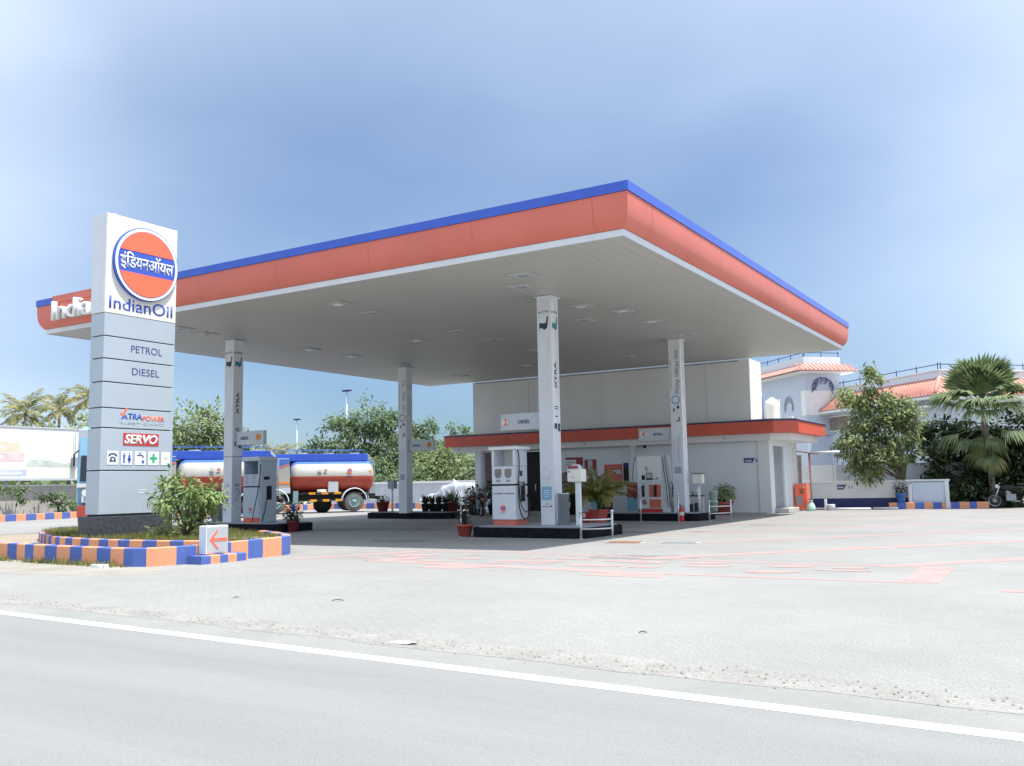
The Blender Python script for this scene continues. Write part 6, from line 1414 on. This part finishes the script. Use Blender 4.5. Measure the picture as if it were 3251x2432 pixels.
tree('shade_tree', 'big dark tree at the right edge above the motorbike', (-1.4, 46.8), [(-1.9, 46.2, 3.6, 1.0, 1.0, .9), (-1.2, 46.4, 2.6, 1.3, 1.1, 1.1), (-1.9, 46.3, 1.9, .9, .9, .8), (-.8, 46.2, 4.0, 1.2, 1.1, 1.0), (-1.4, 45.6, .9, 1.1, .7, .8), (-2.0, 45.2, .45, .9, .4, .42), (-.6, 45.2, .6, 1.0, .5, .5), (.6, 46.6, 3.0, 1.5, 1.3, 1.6)], 7500, .26, .12, 'leafD', .16, 'dark shade trees on the right', dark='leafC')
# fan palm
t = thing('fan_palm', 'tall fan palm with a pleated green crown over a skirt of drooping leaves', 'palm tree', (-3.30, 44.7, 0))
b = B(); b.tube([(0, 0, -.05), (-.05, 0, 1.5), (-.12, 0, 3.0), (-.2, 0, 4.6)], [.15, .12, .13, .09], 10); b.build('trunk', 'barkp', t)
b = B()
def fan(b, az, el, pet, R, spread, base, fold=.12, key='palmf', droop=.25):
    d = Vector((math.cos(az)*math.cos(el), math.sin(az)*math.cos(el), math.sin(el))); o = Vector(base); hub = o+d*pet
    b.m('palmf').tube([o, o+d*pet*.5+Vector((0, 0, .04)), hub], [.025, .02, .015], 5)
    sd = d.cross(Z3).normalized(); up = sd.cross(d).normalized(); n = 26; b.m(key)
    for k in range(n):
        a = -spread+2*spread*k/(n-1); q = (d*math.cos(a)+sd*math.sin(a)).normalized(); tt = q.cross(up).normalized()
        r_ = R*(.82+.18*math.cos(a*.8))*rnd.uniform(.92, 1.06); w = r_*spread/n*1.25
        p1 = hub+q*r_*.62+up*fold*r_*.3*(1 if k % 2 else .6); tip = hub+q*r_-Vector((0, 0, r_*droop*rnd.uniform(.5, 1.4)))
        b.faces([hub, p1+tt*w, tip, p1-tt*w, p1+up*w*.5], [(0, 1, 4), (1, 2, 4), (2, 3, 4), (3, 0, 4)])
top = (-.2, 0, 4.55)
for i in range(22): fan(b, i*2.399+rnd.uniform(-.2, .2), rnd.uniform(.7, 1.45), rnd.uniform(.35, .7), rnd.uniform(1.45, 1.9), 1.15, top, droop=.08)
for i in range(12): fan(b, i*2*PI/12+rnd.uniform(-.2, .2), rnd.uniform(.1, .6), rnd.uniform(.8, 1.15), rnd.uniform(1.1, 1.45), 1.0, (-.19, 0, 4.35), droop=.25)
for i in range(6): fan(b, i*2*PI/6+.3, rnd.uniform(-.1, .5), rnd.uniform(.7, 1.2), rnd.uniform(.8, 1.3), 1.0, (-.19, 0, rnd.uniform(3.95, 4.25)), droop=.4)
for i in range(9): fan(b, i*2*PI/9+rnd.uniform(-.3, .3), rnd.uniform(-.5, .25), rnd.uniform(.6, 1.3), rnd.uniform(.75, 1.2), .95, (-.17, 0, rnd.uniform(3.3, 3.9)), droop=.45)
b.build('crown', None, t)
b = B()
for i in range(18): fan(b, i*2*PI/18+rnd.uniform(-.2, .2), rnd.uniform(-1.2, -.5), rnd.uniform(.3, .7), rnd.uniform(.55, .85), .85, (-.14, 0, rnd.uniform(2.6, 3.5)), key='palmf' if i % 3 else 'palmc', droop=.35)
b.build('dry_skirt', None, t)
# shrub on the lawn beside the pylon
t = thing('lawn_shrub', 'broad leaved green shrub growing on the lawn beside the pylon sign', 'shrub', (-16.55, 13.45, .3))
b = B(); br = []
for i in range(9):
    a = i*2.4; q = Vector((math.cos(a)*rnd.uniform(.3, .72), math.sin(a)*rnd.uniform(.3, .72), rnd.uniform(.75, 1.38))); br.append(q)
    b.tube([(rnd.uniform(-.08, .08), rnd.uniform(-.08, .08), -.02), q*.5+Vector((0, 0, .12)), q], [.035, .022, .008], 6)
b.build('stems', 'bark', t)
b = B().m('leafE')
for c, n_, r_ in [(Vector((0, 0, .75)), 210, .40), (Vector((.22, .4, .9)), 140, .34), (Vector((-.28, -.4, .9)), 130, .30)]+[(q, 60, .20) for q in br]:
    for k in range(n_):
        u = Vector((rnd.gauss(0, 1), rnd.gauss(0, 1), rnd.gauss(0, .8))).normalized(); q = c+u*r_*rnd.uniform(.4, 1.15)
        b.leaf(q, u+Vector((0, 0, -.3))+Vector((rnd.gauss(0, .4), rnd.gauss(0, .4), rnd.gauss(0, .4))), (u+Z3).normalized(), rnd.uniform(.12, .22), rnd.uniform(.055, .085), .3)
for k in range(240):
    q = Vector((rnd.gauss(0, .25), rnd.gauss(0, .3), rnd.uniform(.05, .5))); b.leaf(q, (rnd.gauss(0, 1), rnd.gauss(0, 1), rnd.gauss(-.2, .4)), Z3, .12, .05, .3)
b.build('foliage', None, t)
t = thing('young_plant', 'small yellow green plant with narrow leaves at the foot of the pylon', 'plant', (-17.3, 13.35, .3))
b = B()
for i in range(14): frond(b, (0, 0, 0), i*2.4, rnd.uniform(.7, 1.4), rnd.uniform(.35, .6), 8, .14, .03, rnd.uniform(.8, 1.8), .006, 'leafB', 'leafB')
b.build('fronds', None, t)
